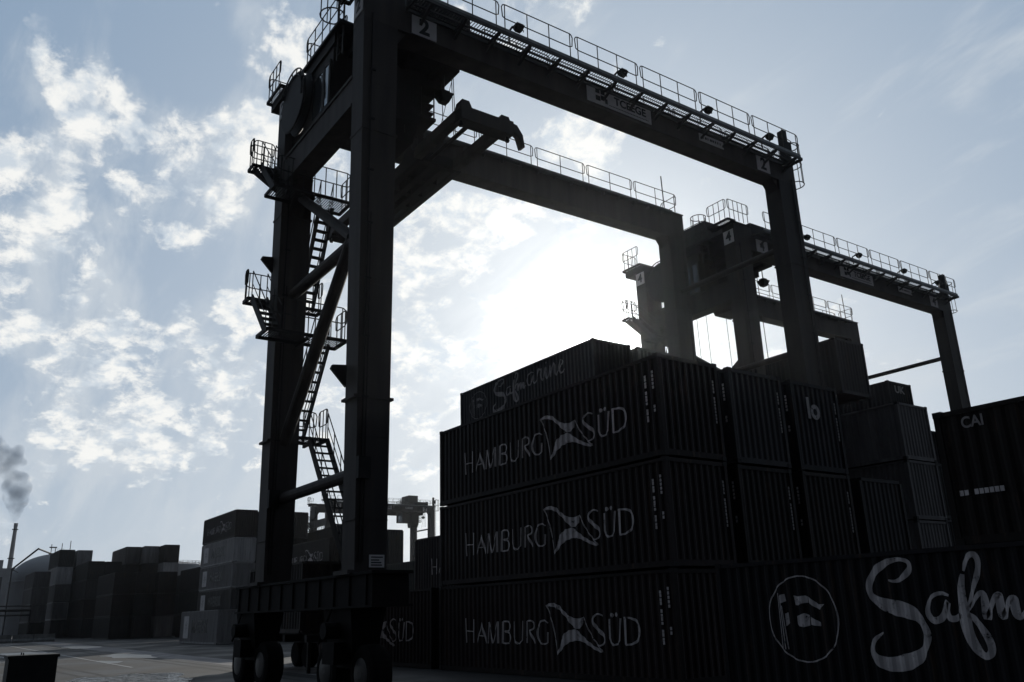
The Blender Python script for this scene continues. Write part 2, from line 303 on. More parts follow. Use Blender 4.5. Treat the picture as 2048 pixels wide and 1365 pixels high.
def word_logo():
    s, ox, oy, Y = 3.37, 860, 960, 16.33; mb = MB(); q = lambda a: [px(u, v, s, ox, oy, Y) for u, v in a]
    T = [([(232, 360), (237, 515)], 5), ([(285, 358), (285, 508)], 6), ([(235, 440), (285, 437)], 4),
      ([(333, 372), (308, 505)], 5), ([(333, 372), (365, 498)], 13), ([(318, 458), (350, 455)], 4),
      ([(380, 362), (378, 498)], 5), ([(380, 362), (408, 492)], 12), ([(408, 492), (437, 350)], 5), ([(438, 350), (441, 488)], 11),
      ([(471, 345), (471, 484)], 12), ([(545, 333), (545, 430), (553, 460), (568, 470)], 11), ([(568, 470), (585, 466), (598, 445), (598, 322)], 5),
      ([(628, 318), (630, 457)], 7), ([(645, 375), (682, 452)], 12), ([(765, 437), (765, 368)], 7),
      ([(757, 205), (778, 255), (795, 300), (808, 380), (825, 490)], 5), ([(990, 238), (1015, 280), (1030, 320), (1050, 350), (1075, 382), (1085, 405), (1118, 432)], 5),
      ([(1157, 225), (1162, 345), (1172, 372), (1192, 385)], 11), ([(1192, 385), (1215, 375), (1230, 350), (1232, 210)], 7), ([(1262, 203), (1268, 372)], 18)]
    for p, w in T: ribbon(mb, q(p), wpx(w, s))
    for p, w in [([(471, 345), (500, 340), (518, 352), (520, 375), (508, 397), (480, 405)], [6, 7, 8, 9, 7, 5]), ([(480, 405), (512, 412), (524, 435), (519, 462), (503, 478), (471, 482)], [5, 8, 10, 9, 7, 6]),
      ([(628, 318), (655, 312), (670, 325), (672, 350), (660, 368), (640, 377)], [5, 7, 9, 9, 7, 5]), ([(765, 310), (745, 297), (722, 305), (705, 330), (697, 375), (702, 420), (718, 442), (740, 447), (765, 437)], [4, 6, 8, 10, 12, 11, 9, 6, 5]),
      ([(1115, 212), (1095, 203), (1072, 210), (1057, 235), (1058, 265), (1078, 292), (1105, 315), (1125, 338), (1130, 365), (1120, 390), (1103, 403), (1085, 400)], [5, 6, 7, 9, 13, 18, 19, 14, 9, 7, 5, 4]),
      ([(1250, 203), (1300, 199), (1335, 212), (1352, 245), (1355, 290), (1340, 335), (1310, 360), (1268, 372)], [6, 8, 12, 15, 15, 11, 8, 6])]:
        a, b = smooth(q(p), [wpx(x, s) for x in w]); ribbon(mb, a, b)
    for u, v in ((1178, 198), (1205, 190)):
        c = q([(u, v)])[0]; k = len(mb.v); mb.v += [(c[0]+.075*math.cos(t*math.pi/5), 0, c[1]+.062*math.sin(t*math.pi/5)) for t in range(10)]; mb.f.append(tuple(range(k, k+10)))
    # the flag emblem, two wings filled as quads between an upper and a lower edge
    up = [(752, 202), (765, 186), (800, 177), (835, 187), (860, 210), (885, 235), (920, 252), (950, 254), (975, 249), (990, 238)]
    lo = [(757, 208), (772, 202), (805, 203), (838, 216), (860, 237), (885, 264), (915, 298), (945, 320), (972, 314), (990, 290)]
    up2 = [(823, 490), (840, 460), (848, 410), (870, 360), (900, 335), (945, 322), (975, 345), (1010, 375), (1050, 402), (1085, 420), (1122, 438)]
    lo2 = [(828, 505), (842, 482), (862, 452), (882, 428), (908, 409), (945, 394), (978, 392), (1010, 403), (1050, 425), (1085, 440), (1110, 446)]
    for a, b in ((up, lo), (up2, lo2)):
        A, B = q(a), q(b); k = len(mb.v)
        for p, r in zip(A, B): mb.v += [(p[0], 0, p[1]), (r[0], 0, r[1])]
        for i in range(len(A)-1): mb.f.append((k+2*i, k+2*i+1, k+2*i+3, k+2*i+2))
    # local frame: left bottom corner of its container
    mb.v = [(x+28.42, 0, z-2.93) for x, y, z in mb.v]; return mb
def script_logo():
    s, ox, oy, Y = 3.16, 1400, 1000, 16.33; mb = MB(); K = 1/s/62.0
    def st(L_): pts = [px(a[0], a[1], s, ox, oy, Y) for a in L_]; a, b = smooth(pts, [x[2]*K for x in L_], 6); ribbon(mb, a, b)
    st([(1185, 508, 6), (1225, 515, 12), (1270, 495, 20), (1305, 455, 24), (1315, 420, 20), (1300, 392, 16), (1265, 378, 14), (1215, 380, 18), (1160, 402, 28), (1110, 440, 32), (1075, 495, 28), (1062, 550, 24), (1075, 600, 20), (1110, 635, 36), (1170, 665, 50), (1240, 685, 60), (1310, 705, 58), (1370, 740, 40), (1405, 785, 28), (1430, 840, 26), (1432, 890, 28), (1415, 945, 26), (1375, 995, 48), (1310, 1025, 60), (1240, 1040, 55), (1170, 1035, 50), (1120, 1010, 40), (1090, 965, 26), (1090, 915, 20), (1115, 870, 14), (1155, 838, 5)])
    A = [(1568, 605, 8), (1530, 592, 14), (1490, 595, 14), (1450, 625, 14), (1432, 680, 16), (1440, 730, 22), (1470, 762, 26), (1515, 755, 24), (1540, 715, 24), (1550, 660, 20), (1562, 640, 16)]
    A2 = [(1568, 650, 16), (1558, 700, 24), (1575, 745, 24), (1610, 752, 22), (1640, 725, 14)]
    st(A); st(A2)
    st([(1655, 450, 8), (1665, 400, 16), (1690, 355, 20), (1718, 345, 22), (1742, 375, 20), (1748, 430, 18), (1738, 500, 18), (1712, 590, 16), (1690, 680, 12)])
    st([(1650, 470, 12), (1645, 560, 26), (1655, 660, 36), (1670, 760, 46), (1690, 840, 42), (1720, 900, 36), (1765, 965, 30), (1810, 990, 24), (1838, 965, 24), (1832, 910, 26), (1790, 830, 26), (1735, 760, 24), (1690, 725, 16)])
    st([(1685, 700, 12), (1725, 640, 14), (1760, 592, 16), (1782, 596, 20), (1797, 650, 30), (1812, 740, 32), (1832, 690, 16), (1855, 625, 18), (1880, 602, 24), (1892, 660, 30), (1912, 735, 30), (1935, 680, 16), (1955, 630, 18), (1978, 628, 26), (1988, 690, 30), (2005, 735, 26), (2030, 735, 18), (2070, 690, 12)])
    # the rest of the word, drawn straight in metres to the right of what the picture shows
    x0 = px(2070, 690, s, ox, oy, Y)[0]; zb = px(2005, 745, s, ox, oy, Y)[1]
    def sm(L_): a, b = smooth([(x0+p[0], zb+p[1]) for p in L_], [p[2] for p in L_], 6); ribbon(mb, a, b)
    sm([(.72, .72, .04), (.5, .80, .07), (.25, .68, .08), (.12, .35, .09), (.28, .06, .1), (.52, .15, .1), (.7, .6, .09), (.68, .2, .1), (.82, .04, .09), (1.0, .2, .05)])
    sm([(1.0, .2, .05), (1.15, .7, .1), (1.2, .82, .08), (1.35, .7, .08), (1.45, .75, .05), (1.4, .3, .11), (1.5, .05, .09), (1.65, .2, .05)])
    sm([(1.65, .2, .05), (1.8, .75, .1), (1.8, .2, .11), (1.92, .04, .09), (2.05, .2, .05)]); sm([(1.84, .98, .1), (1.86, 1.08, .1)])
    sm([(2.05, .2, .05), (2.2, .75, .1), (2.2, .05, .12), (2.35, .6, .06), (2.5, .8, .09), (2.6, .6, .11), (2.6, .2, .11), (2.72, .04, .09), (2.85, .2, .05)])
    sm([(2.85, .2, .05), (3.1, .45, .08), (3.25, .68, .08), (3.1, .82, .08), (2.95, .6, .09), (2.95, .25, .11), (3.12, .04, .1), (3.4, .2, .05)])
    # ring with the flags
    cx, cz, R_ = -12.44, 1.60, .90; k = 48
    ribbon(mb, [(cx+R_*math.cos(2*math.pi*i/k), cz+R_*math.sin(2*math.pi*i/k)) for i in range(k+1)], .030)
    for p in ([(487, 590), (520, 945)], [(497, 610), (540, 945)], [(512, 670), (556, 945)]): ribbon(mb, [px(a, b, s, ox, oy, Y) for a, b in p], .022)
    for p in ([(498, 603), (524, 595), (535, 640), (505, 655)], [(583, 605), (612, 612), (655, 605), (672, 612), (675, 650), (640, 655), (612, 668), (596, 665)], [(678, 612), (712, 637), (742, 662), (748, 695), (716, 675), (680, 650)], [(742, 662), (783, 660), (748, 695)],
              [(530, 720), (550, 712), (560, 780), (540, 800)], [(605, 735), (655, 717), (686, 730), (688, 795), (655, 805), (620, 800), (610, 785)], [(692, 738), (730, 760), (755, 775), (757, 800), (720, 795), (697, 790)]):
        kk = len(mb.v); mb.v += [(a[0], 0, a[1]) for a in (px(x, y, s, ox, oy, Y) for x, y in p)]; mb.f.append(tuple(range(kk, kk+len(p))))
    mb.v = [(x+14.80, 0, z) for x, y, z in mb.v]; return mb
WORD = word_logo(); SCRIPT = script_logo()
import bmesh
def thick(mb):     # paint lies in the ribs of the wall: cut at every fold and push into the groove
    me = mb.mesh('lettering'); bm = bmesh.new(); bm.from_mesh(me); Lw = 12.19-.2; cnt = int(round(Lw/.278)); a = Lw/cnt
    xs = [v.co.x for v in bm.verts]; lo, hi = min(xs), max(xs)
    for i in range(cnt):
        for f in (0, .26, .5, .76):
            x = .10+(i+f)*a
            if lo < x < hi: bmesh.ops.bisect_plane(bm, geom=bm.verts[:]+bm.edges[:]+bm.faces[:], plane_co=(x, 0, 0), plane_no=(1, 0, 0))
    for v in bm.verts:
        f = ((v.co.x-.10)/a) % 1.0; d = 0 if f < .26 else (f-.26)/.24 if f < .5 else 1 if f < .76 else (1-f)/.24
        v.co.y = .036*min(1, max(0, d))
    bm.to_mesh(me); bm.free(); return me
LOGOS = {'word': thick(WORD), 'script': thick(SCRIPT)}
# ---------------------------------------------------------------- containers
WID = 2.438
def corr(mb, p, n, L_, H, nd, pitch=.278, dep=.036):
    """corrugated wall starting at p, running along n for L_, rising H, grooves pushed along nd"""
    p = Vector(p); n = Vector(n); nd = Vector(nd); cnt = max(1, int(round(L_/pitch))); a = L_/cnt; k = len(mb.v); prof = []
    for i in range(cnt):
        prof += [(i*a, 0), (i*a+a*.26, 0), (i*a+a*.5, 1), (i*a+a*.76, 1)]
    prof.append((L_, 0))
    for x, d in prof: q = p + n*x + nd*dep*d; mb.v.append(tuple(q)); mb.v.append((q.x, q.y, q.z+H))
    for i in range(len(prof)-1): mb.f.append((k+2*i, k+2*i+2, k+2*i+3, k+2*i+1))
def container_meshes(L_, H, detail=True):
    sh = MB(); e = .03; zl, zt = .16, H-.10
    if detail:
        corr(sh, (.10, e, zl), (1, 0, 0), L_-.2, zt-zl, (0, 1, 0)); corr(sh, (.10, WID-e, zl), (1, 0, 0), L_-.2, zt-zl, (0, -1, 0))
        corr(sh, (L_-e, .1, zl), (0, 1, 0), WID-.2, zt-zl, (-1, 0, 0), .25); corr(sh, (e, .1, zl), (0, 1, 0), WID-.2, zt-zl, (1, 0, 0), .25)
        k = len(sh.v); sh.v += [(.05, .05, H-.03), (L_-.05, .05, H-.03), (L_-.05, WID-.05, H-.03), (.05, WID-.05, H-.03)]; sh.f.append((k, k+1, k+2, k+3))
        k = len(sh.v); sh.v += [(.05, .05, .14), (L_-.05, .05, .14), (L_-.05, WID-.05, .14), (.05, WID-.05, .14)]; sh.f.append((k+3, k+2, k+1, k))
    fr = MB(); p = .12
    for x in (0.006, L_-p-.006):
        for y in (0.006, WID-p-.006): fr.box(x, y, .12, x+p, y+p, H-.12)
    for y in (.012, WID-.072): fr.box(p, y, .02, L_-p, y+.06, .17); fr.box(p, y, H-.11, L_-p, y+.06, H-.025)
    for x in (.012, L_-.092): fr.box(x, p, .02, x+.08, WID-p, .18); fr.box(x, p, H-.13, x+.08, WID-p, H-.02)
    ca = MB()    # corner casting with its oval holes read as a recess
    ca.box(0, 0, 0, .178, .162, .118); h = MB(); 
    return sh.mesh('container_wall'), fr.mesh('container_frame'), ca.mesh('corner_casting')
CM = {}
HOLE = MB().lathe((0, 0, 0), [(.035, -.004), (.035, .004)], 12, 'y').mesh('casting_hole'); HOLE.materials.append(P_BLACK)
ROD = {}
LABELS = {}
def container(xl, y, z, L_, H, paint, label, logo=None, group=None, castings=True, strip_=False, rods=False):
    key = (L_, H)
    if key not in CM: CM[key] = container_meshes(L_, H)
    sh, fr, ca = CM[key]
    assert label not in LABELS or group, label
    LABELS[label] = 1
    jr = random.Random(int(abs(xl*31+y*17+z*13))); r = empty('shipping_container', (xl+jr.uniform(-.035, .035), y+jr.uniform(-.02, .02), z), label, 'container', group)
    for nm, me in (('container_wall', sh), ('container_frame', fr)):
        if len(me.materials) == 0: me.materials.append(PAINTS['maroon'])
        o = obj(nm, me, None, r); o.material_slots[0].link = 'OBJECT'; o.material_slots[0].material = PAINTS[paint]
    if castings:
        if len(ca.materials) == 0: ca.materials.append(P_CRANE2)
        for x in (0, L_-.178):
            for yy in (0, WID-.162):
                for zz in (0, H-.118): obj('corner_casting', ca, None, r, (x, yy, zz))
    if logo in ('word', 'script'):
        me = LOGOS[logo]
        if len(me.materials) == 0: me.materials.append(P_MARK)
        o = obj('lettering', me, None, r, (0, .022, 0))
    elif logo:
        txt, size, cx, cz, panel = logo
        if panel == 'star':
            b = MB().box(1.2, .016, .45, 2.9, .022, H-.45); obj('logo_panel', b.mesh('logo_panel'), P_SIGN, r)
            b = MB()
            for q in range(7): t = q*2*math.pi/7+math.pi/2; b.prism([(2.05+.62*math.cos(t), .012, H/2+.62*math.sin(t)), (2.05+.14*math.cos(t+.45), .012, H/2+.14*math.sin(t+.45)), (2.05+.14*math.cos(t-.45), .012, H/2+.14*math.sin(t-.45))], (0, .003, 0))
            obj('emblem', b.mesh('emblem'), P_MARKD, r)
        elif panel:
            pw, ph = panel; b = MB().box(cx-pw/2, .016, cz-ph/2, cx+pw/2, .024, cz+ph/2); pn = obj('logo_panel', b.mesh('logo_panel'), P_BLACK if paint in ('pale', 'grey') else P_MARKD, r)
        if txt:
            me = text_mesh(txt, size, .003, .9, size*.02); me.transform(FACE_MY); me.materials.append(P_BLACK if panel == 'star' else P_MARKD); obj('lettering', me, None, r, (cx, .010, cz))
    if strip_:     # column of small painted code marks near the right corner post
        b = MB(); 
        for i in range(15):
            if i % 5 == 4 : continue
            b.box(L_-.60, .016, H-.62-i*.098, L_-.53, .022, H-.62-i*.098+.07+.02*(i % 2))
        for i in (0, 1, 2, 3, 4, 9, 10): b.box(L_-.30, .016, H-.55-i*.11, L_-.235, .022, H-.55-i*.11+.08)
        obj('code_marking', b.mesh('code_marking'), P_MARK, r)
        b = MB()
        for i in range(13):
            if i != 4 : b.box(L_-.012, WID-.26, H-.62-i*.10, L_-.004, WID-.21, H-.62-i*.10+.078)
        obj('code_marking', b.mesh('code_marking'), P_MARKD, r)
    return r
G1 = 'containers of the numbered stack beside the near crane'
HC, ST = 2.896, 2.591
LY = ['ground layer', 'second layer', 'third layer', 'fourth layer', 'fifth layer', 'sixth layer']
# near block, first bay (the big lettered sides) and its rows going away to the right
BX = -28.42
for k in range(3):
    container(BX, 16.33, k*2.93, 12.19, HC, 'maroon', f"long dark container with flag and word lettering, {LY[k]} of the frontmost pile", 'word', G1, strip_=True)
for r_, y, pnt, hs in ((1, 19.28, 'slate', 3), (2, 22.24, 'blue', 3)):
    for k in range(hs):
        lg = None
        o = container(BX, y, k*2.93, 12.19, HC, pnt if k == 2 else 'brown', f"ribbed container end facing right, {LY[k]} of the {['', 'second', 'third'][r_]} row behind the lettered pile", None, G1, strip_=True)
        if r_ == 2 and k == 2:
            me = text_mesh('lo', .95, .003, .9, .03); me.transform(FACE_PX); me.materials.append(P_MARKD); obj('lettering', me, None, o, (12.19+.006, 1.0, 2.0))
for k, (h, p) in enumerate(((HC, 'blue'), (HC, 'slate'))):
    container(BX, 25.18, k*2.93, 12.19, h, p, f"ribbed container in the last row beside the crane leg, {LY[k]}", None, G1, castings=False)
# second bay
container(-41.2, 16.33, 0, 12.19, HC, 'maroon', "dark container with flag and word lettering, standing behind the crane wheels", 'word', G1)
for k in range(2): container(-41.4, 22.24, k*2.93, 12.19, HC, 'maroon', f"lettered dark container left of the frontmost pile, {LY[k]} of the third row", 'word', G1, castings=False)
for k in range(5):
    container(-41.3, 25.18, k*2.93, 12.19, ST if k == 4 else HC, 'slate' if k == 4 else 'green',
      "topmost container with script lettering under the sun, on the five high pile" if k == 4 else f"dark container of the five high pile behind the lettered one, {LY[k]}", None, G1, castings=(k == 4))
top = [o for o in C.objects if o.get('label', '').startswith('topmost container')][0]
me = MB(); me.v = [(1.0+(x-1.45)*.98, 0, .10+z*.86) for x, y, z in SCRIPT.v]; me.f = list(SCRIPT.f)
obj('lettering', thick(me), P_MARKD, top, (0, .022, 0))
container(-41.3, 28.1, 11.72, 12.19, ST, 'slate', "dark container in the glare, between the crane leg and the script lettered top", None, G1)
for k in range(4): container(-41.3, 28.1, k*2.93, 12.19, HC, 'green', f"dark container under the one in the glare, {LY[k]}", None, G1, castings=False)
# right bay with the script lettering
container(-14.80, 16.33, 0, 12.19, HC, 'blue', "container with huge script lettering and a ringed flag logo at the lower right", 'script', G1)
container(-8.72, 16.34, 2.862, 6.06, ST, 'brown', "short dark container on top of the script lettered one, small letters at its corner", ('CAI', .30, .75, 2.28, None), G1)
b = MB()
for i in range(9):
    if i != 2: b.box(.25+i*.095, .016, .92, .25+i*.095+.075, .022, 1.02)
o = obj('code_marking', b.mesh('code_marking'), P_MARK, [o for o in C.objects if o.get('label', '').startswith('short dark container on top')][0])
# block under the crane numbered four
G2 = 'containers of the far block under the second crane'
for k in range(3): container(-20.3-12.19, 35.3, k*2.61, 12.19, ST, 'grey', f"pale container with ribbed end at the far right, {LY[k]} of its pile", None, G2)
container(-20.3-12.19, 35.3, 7.83, 12.19, ST, 'grey', "pale ribbed container topping the pile left of the short one", None, G2)
for j, (y, h) in enumerate(((39.1, 3), (42.06, 3), (45.0, 4), (47.96, 4))):
    for k in range(h): container(-23.6-12.19 if j < 2 else -26.8-12.19, y, k*2.93, 12.19, HC, ('brown', 'slate', 'blue', 'green')[(j+k) % 4], f"container in row {['one', 'two', 'three', 'four'][j]} of the pile under crane number 4, {LY[k]}", None, G2, castings=False)
container(-26.8-12.19, 45.9, 11.75, 12.19, ST, 'blue', "lone dark container with small letters on its end, below the brace at the right", None, G2)
o = [o for o in C.objects if o.get('label', '').startswith('lone dark container')][0]
me = text_mesh('UK', .6, .003, 1.2, .02); me.transform(FACE_PX); me.materials.append(P_MARKD); obj('lettering', me, None, o, (12.19+.006, 1.1, 2.1))
container(-23.7-12.19, 36.55, 11.75, 12.19, HC, 'slate', "tall standing dark container seen below the far girder of the crane numbered 4", None, G2)
# far stacks at the left
G3 = 'containers of the distant stacks at the left'
def stack(xr, y, spec, where, L_=12.19, lg=None):
    z = 0
    for k, (h, p) in enumerate(spec):
        logo = None
        if lg and k in lg: logo = lg[k]
        container(xr-L_, y, z, L_, h, p, f"{ {'pale':'pale grey','grey':'grey','slate':'slate grey','maroon':'dark maroon','brown':'dark brown','blue':'dark blue','green':'dark green','orange':'rusty red'}[p] } container, {LY[k]} of {where}", logo, G3, castings=False)
        z += h+.02
ML = ('MAERSK', 1.45, 6.6, 1.30, 'star')
stack(-92.2, 27.9, [(ST, 'slate'), (ST, 'grey'), (ST, 'pale'), (ST, 'pale'), (HC, 'maroon')], 'the five high pile left of the crane leg', lg={1: ML, 2: ML, 3: ML, 4: 'word'})
stack(-92.6, 30.8, [(ST, 'brown'), (ST, 'blue'), (ST, 'grey'), (ST, 'brown'), (HC, 'green')], 'the row right of the five high lettered pile')
stack(-92.4, 33.7, [(ST, 'brown'), (ST, 'blue'), (ST, 'maroon'), (ST, 'brown'), (HC, 'maroon')], 'the third row right of the five high lettered pile')
stack(-77.4, 22.5, [(HC, 'pale')], 'the lone pile before the lettered pile', lg={0: ('MAERSK', 1.6, 6.6, 1.45, 'star')})
stack(-113.2, 30.9, [(HC, 'brown'), (HC, 'green'), (HC, 'maroon')], 'the three high pile left of the lettered pile')
def sp5(*c): return [(HC, k) for k in c]
stack(-159.5, 30.0, sp5('brown', 'maroon', 'blue', 'brown', 'grey'), 'the first row of the middle skyline pile')
stack(-157.3, 32.5, sp5('brown', 'maroon', 'blue', 'brown', 'pale'), 'the second row of the middle skyline pile')
stack(-153.8, 35.0, sp5('brown', 'green', 'maroon', 'pale', 'brown'), 'the third row of the middle skyline pile')
stack(-152.8, 25.9, sp5('brown', 'maroon', 'blue', 'green'), 'the four high pile left of the middle skyline')
stack(-152.0, 23.2, sp5('blue', 'brown', 'slate', 'green'), 'the four high pile right of the tall ones')
stack(-165.2, 25.9, sp5('brown', 'blue', 'brown', 'maroon'), 'the four high pile behind, right of the tall ones')
stack(-152.0, 37.8, sp5('brown', 'blue', 'maroon'), 'the three high pile right of the middle skyline')
stack(-131.0, 33.8, sp5('brown', 'blue', 'green'), 'the three high pile behind the gap before the tanks')
stack(-168.0, 20.9, sp5('grey', 'pale', 'grey', 'pale', 'green'), 'the tall pile nearest the silo')
stack(-168.6, 23.8, sp5('brown', 'brown', 'green', 'grey', 'pale'), 'the second tall pile beside the silo')
stack(-159.6, 16.6, [(ST, 'green'), (ST, 'grey'), (ST, 'grey'), (ST, 'grey')], 'the leftmost low pile under the silo')
for q, (y, p3) in enumerate(((20.2, 'brown'), (22.9, 'green'), (25.6, 'maroon'))):
    stack(-129.5+q*1.0, y+3.0, [(HC, 'grey' if q == 2 else 'slate'), (HC, p3), (HC, 'brown')], f"{['the left', 'the middle', 'the right'][q]} row of the dark pile before the skyline")
# between the legs and right of the near leg
stack(-71.6, 30.0, [(HC, 'brown'), (HC, 'brown'), (HC, 'maroon')], 'the lettered pile seen between the two left crane legs', lg={2: 'word', 1: ('', 1, 6, 1.3, (5, 1.3))})
stack(-84.0, 37.0, [(HC, 'green'), (HC, 'green'), (HC, 'slate'), (ST, 'slate')], 'the pile behind the one between the crane legs')
stack(-64.0, 30.95, [(HC, 'brown'), (HC, 'green'), (HC, 'slate')], 'the ribbed pile right of the near crane leg')
stack(-56.0, 30.9, [(HC, 'brown'), (HC, 'green')], 'the two high pile left of the frontmost pile')
# ---------------------------------------------------------------- gantry crane
O = Vector((-23.05, 18.7, 0))
XF, XR, XG, XH = -19.45, -20.2, -25.95, -26.7      # near frame front/rear, far frame front/rear
YA, YB, YC, YD = 8.65, 9.78, 27.72, 28.78          # left leg, right leg
ZB, ZT, ZN = 19.0, 20.3, 19.93
RR = .020
def part(name, mb, m, parent): return obj(name, mb.mesh(name, O), m, parent)
def rail(mb, pts, h=1.08, posts=1.4, ends=True):
    """railing above a polyline of 3D deck points: rounded top loop, mid rail, posts"""
    for a, b in zip(pts, pts[1:]):
        a = Vector(a); b = Vector(b); d = b-a; L_ = d.length
        if L_ < .05: continue
        d.normalize(); up = Vector((0, 0, 1)); n = max(1, int(round(L_/3.0))) if L_ > 3.6 else 1; seg = L_/n
        for i in range(n):
            p = a + d*(i*seg+.05); q = a + d*((i+1)*seg-.05); c = .13
            loop = [p+up*(h*.5)+d*c, p+up*(h*.5+c*.4)+d*.03, p+up*(h-c), p+up*(h-.03)+d*.05, p+up*h+d*c, q+up*h-d*c, q+up*(h-.03)-d*.05, q+up*(h-c), q+up*(h*.5+c*.4)-d*.03, q+up*(h*.5)-d*c]
            mb.path(loop, RR, 5, True)
            m_ = max(2, int(round(seg/posts))+1)
            for k in range(m_):
                f = .12 + (seg-.34)*k/(m_-1); e = p + d*f; mb.tube(e, e+up*h, RR*.95, 5)
    return mb
def grating(mb, x0, y0, x1, y1, z, step=.09, along='x', t=.02):
    """deck of bars with an edge frame"""
    if along == 'x':
        n = int((y1-y0)/step)
        for i in range(n): y = y0+(i+.5)*(y1-y0)/n; mb.box(x0, y-t/2, z-.01, x1, y+t/2, z)
    else:
        n = int((x1-x0)/step)
        for i in range(n): x = x0+(i+.5)*(x1-x0)/n; mb.box(x-t/2, y0, z-.01, x+t/2, y1, z)
    mb.box(x0, y0-.03, z-.11, x1, y0+.03, z+.004); mb.box(x0, y1-.03, z-.11, x1, y1+.03, z+.004)
    mb.box(x0-.03, y0, z-.108, x0+.03, y1, z+.002); mb.box(x1-.03, y0, z-.108, x1+.03, y1, z+.002); return mb
def stairs(root, p, q, w, side=1, name='stair_flight'):
    """flight along x from p to q (lower to upper), width w in y"""
    p = Vector(p); q = Vector(q); b = MB()
    for y in (0, w): b.bar(p+Vector((0, y, -.05)), q+Vector((0, y, -.05)), .05, .24)
    n = max(2, int(abs(q.z-p.z)/.27))
    for i in range(1, n):
        c = p + (q-p)*(i/n); b.box(c.x-.11, c.y+.02, c.z-.03, c.x+.11, c.y+w-.02, c.z)
    r = MB()
    for y in (0, w):
        a0 = p+Vector((0, y, 0)); a1 = q+Vector((0, y, 0)); u = Vector((0, 0, 1)); d = (a1-a0); L_ = d.length; m_ = max(2, int(L_/1.0))
        r.path([a0+u*.9, a1+u*.9], RR, 5); r.path([a0+u*.45, a1+u*.45], RR*.8, 5)
        for i in range(m_+1): e = a0 + d*(i/m_); r.tube(e, e+u*.9, RR*.9, 5)
    f = part(name, b, P_CRANE2, root); part_in(f, 'handrail', r, P_RAIL)
def part_in(parent, name, mb, m): return obj(name, mb.mesh(name, O), m, parent)
def landing(root, x0, y0, x1, y1, z, rails, name='landing'):
    b = grating(MB(), x0, y0, x1, y1, z, .08, 'x' if (x1-x0) < (y1-y0) else 'y', .045)
    b.bar((x0, (y0+y1)/2, z-.16), (x1, (y0+y1)/2, z-.16), .08, .12)
    f = part(name, b, P_CRANE2, root); r = MB()
    for pl in rails: rail(r, [(a[0], a[1], z) for a in pl], posts=.45)
    if rails: part_in(f, 'railing', r, P_RAIL)
    return f
def cage_ladder(root, x, y, z0, z1, ax='x', cage_from=None, out=-1):
    b = MB(); w = .42
    a = Vector((x, y, 0)); d = Vector((1, 0, 0)) if ax == 'x' else Vector((0, 1, 0)); o_ = Vector((0, out, 0)) if ax == 'x' else Vector((out, 0, 0))
    for s_ in (-1, 1): b.bar(a+d*s_*w/2+Vector((0, 0, z0)), a+d*s_*w/2+Vector((0, 0, z1)), .05, .05, (0, 1, .01))
    n = int((z1-z0)/.3)
    for i in range(n): z = z0+.2+i*.3; b.tube(a-d*w/2+Vector((0, 0, z)), a+d*w/2+Vector((0, 0, z)), .014, 5)
    f = part('ladder', b, P_RAIL, root)
    if cage_from is not None:
        c = MB(); R_ = .40; cen = a + o_*.30
        def ringpt(t, z): return cen + d*(R_*math.sin(t)) + o_*(R_*math.cos(t)) + Vector((0, 0, z))
        n = max(1, int((z1-cage_from)/.85))
        for i in range(n+1):
            z = cage_from+(z1-cage_from)*i/n; c.path([a-d*w/2+Vector((0, 0, z))]+[ringpt(t, z) for t in np.linspace(-2.1, 2.1, 13)]+[a+d*w/2+Vector((0, 0, z))], .024, 5)
        for t in np.linspace(-1.5, 1.5, 5): c.tube(ringpt(t, cage_from), ringpt(t, z1), .018, 5)
        part_in(f, 'safety_cage', c, P_RAIL)
def floodlight(root, x, y, z):
    b = MB(); b.taper((x-.08, y-.10, x+.08, y+.10, z), (x-.15, y-.17, x+.15, y+.17, z+.20)); b.box(x-.12, y-.13, z+.20, x+.12, y+.13, z+.25); b.path([(x, y-.2, z+.05), (x, y-.2, z+.12), (x, y+.2, z+.12), (x, y+.2, z+.05)], .015, 4)
    b.bar((x-.28, y-.2, z+.1), (x-.28, y-.2, z-.35), .05, .05); b.bar((x-.28, y-.2, z+.1), (x-.05, y-.2, z+.15), .05, .05)
    part('floodlight', b, P_LAMP, root)
def tilt_leg(x0, x1, ya0, ya1, yb0, yb1, z0, z1): return MB().taper((x0, yb0, x1, yb1, z0), (x0, ya0, x1, ya1, z1))
def make_sign(root, txt, y0, y1, z0, z1, size, face='x', x=XF, small=False):
    if face == 'x': b = MB().box(x+.002, y0, z0, x+.026, y1, z1); cc = Vector((x+.030, (y0+y1)/2, (z0+z1)/2))
    else: b = MB().box(y0, YA-.026, z0, y1, YA-.002, z1); cc = Vector(((y0+y1)/2, YA-.030, (z0+z1)/2))
    f = part('sign', b, P_SIGN, root)
    me = text_mesh(txt, size, .003, .95, size*.035); me.transform(FACE_PX if face == 'x' else FACE_MY); me.materials.append(P_BLACK); obj('sign_digit' if len(txt) < 2 else 'lettering', me, None, f, cc-O)
    return f
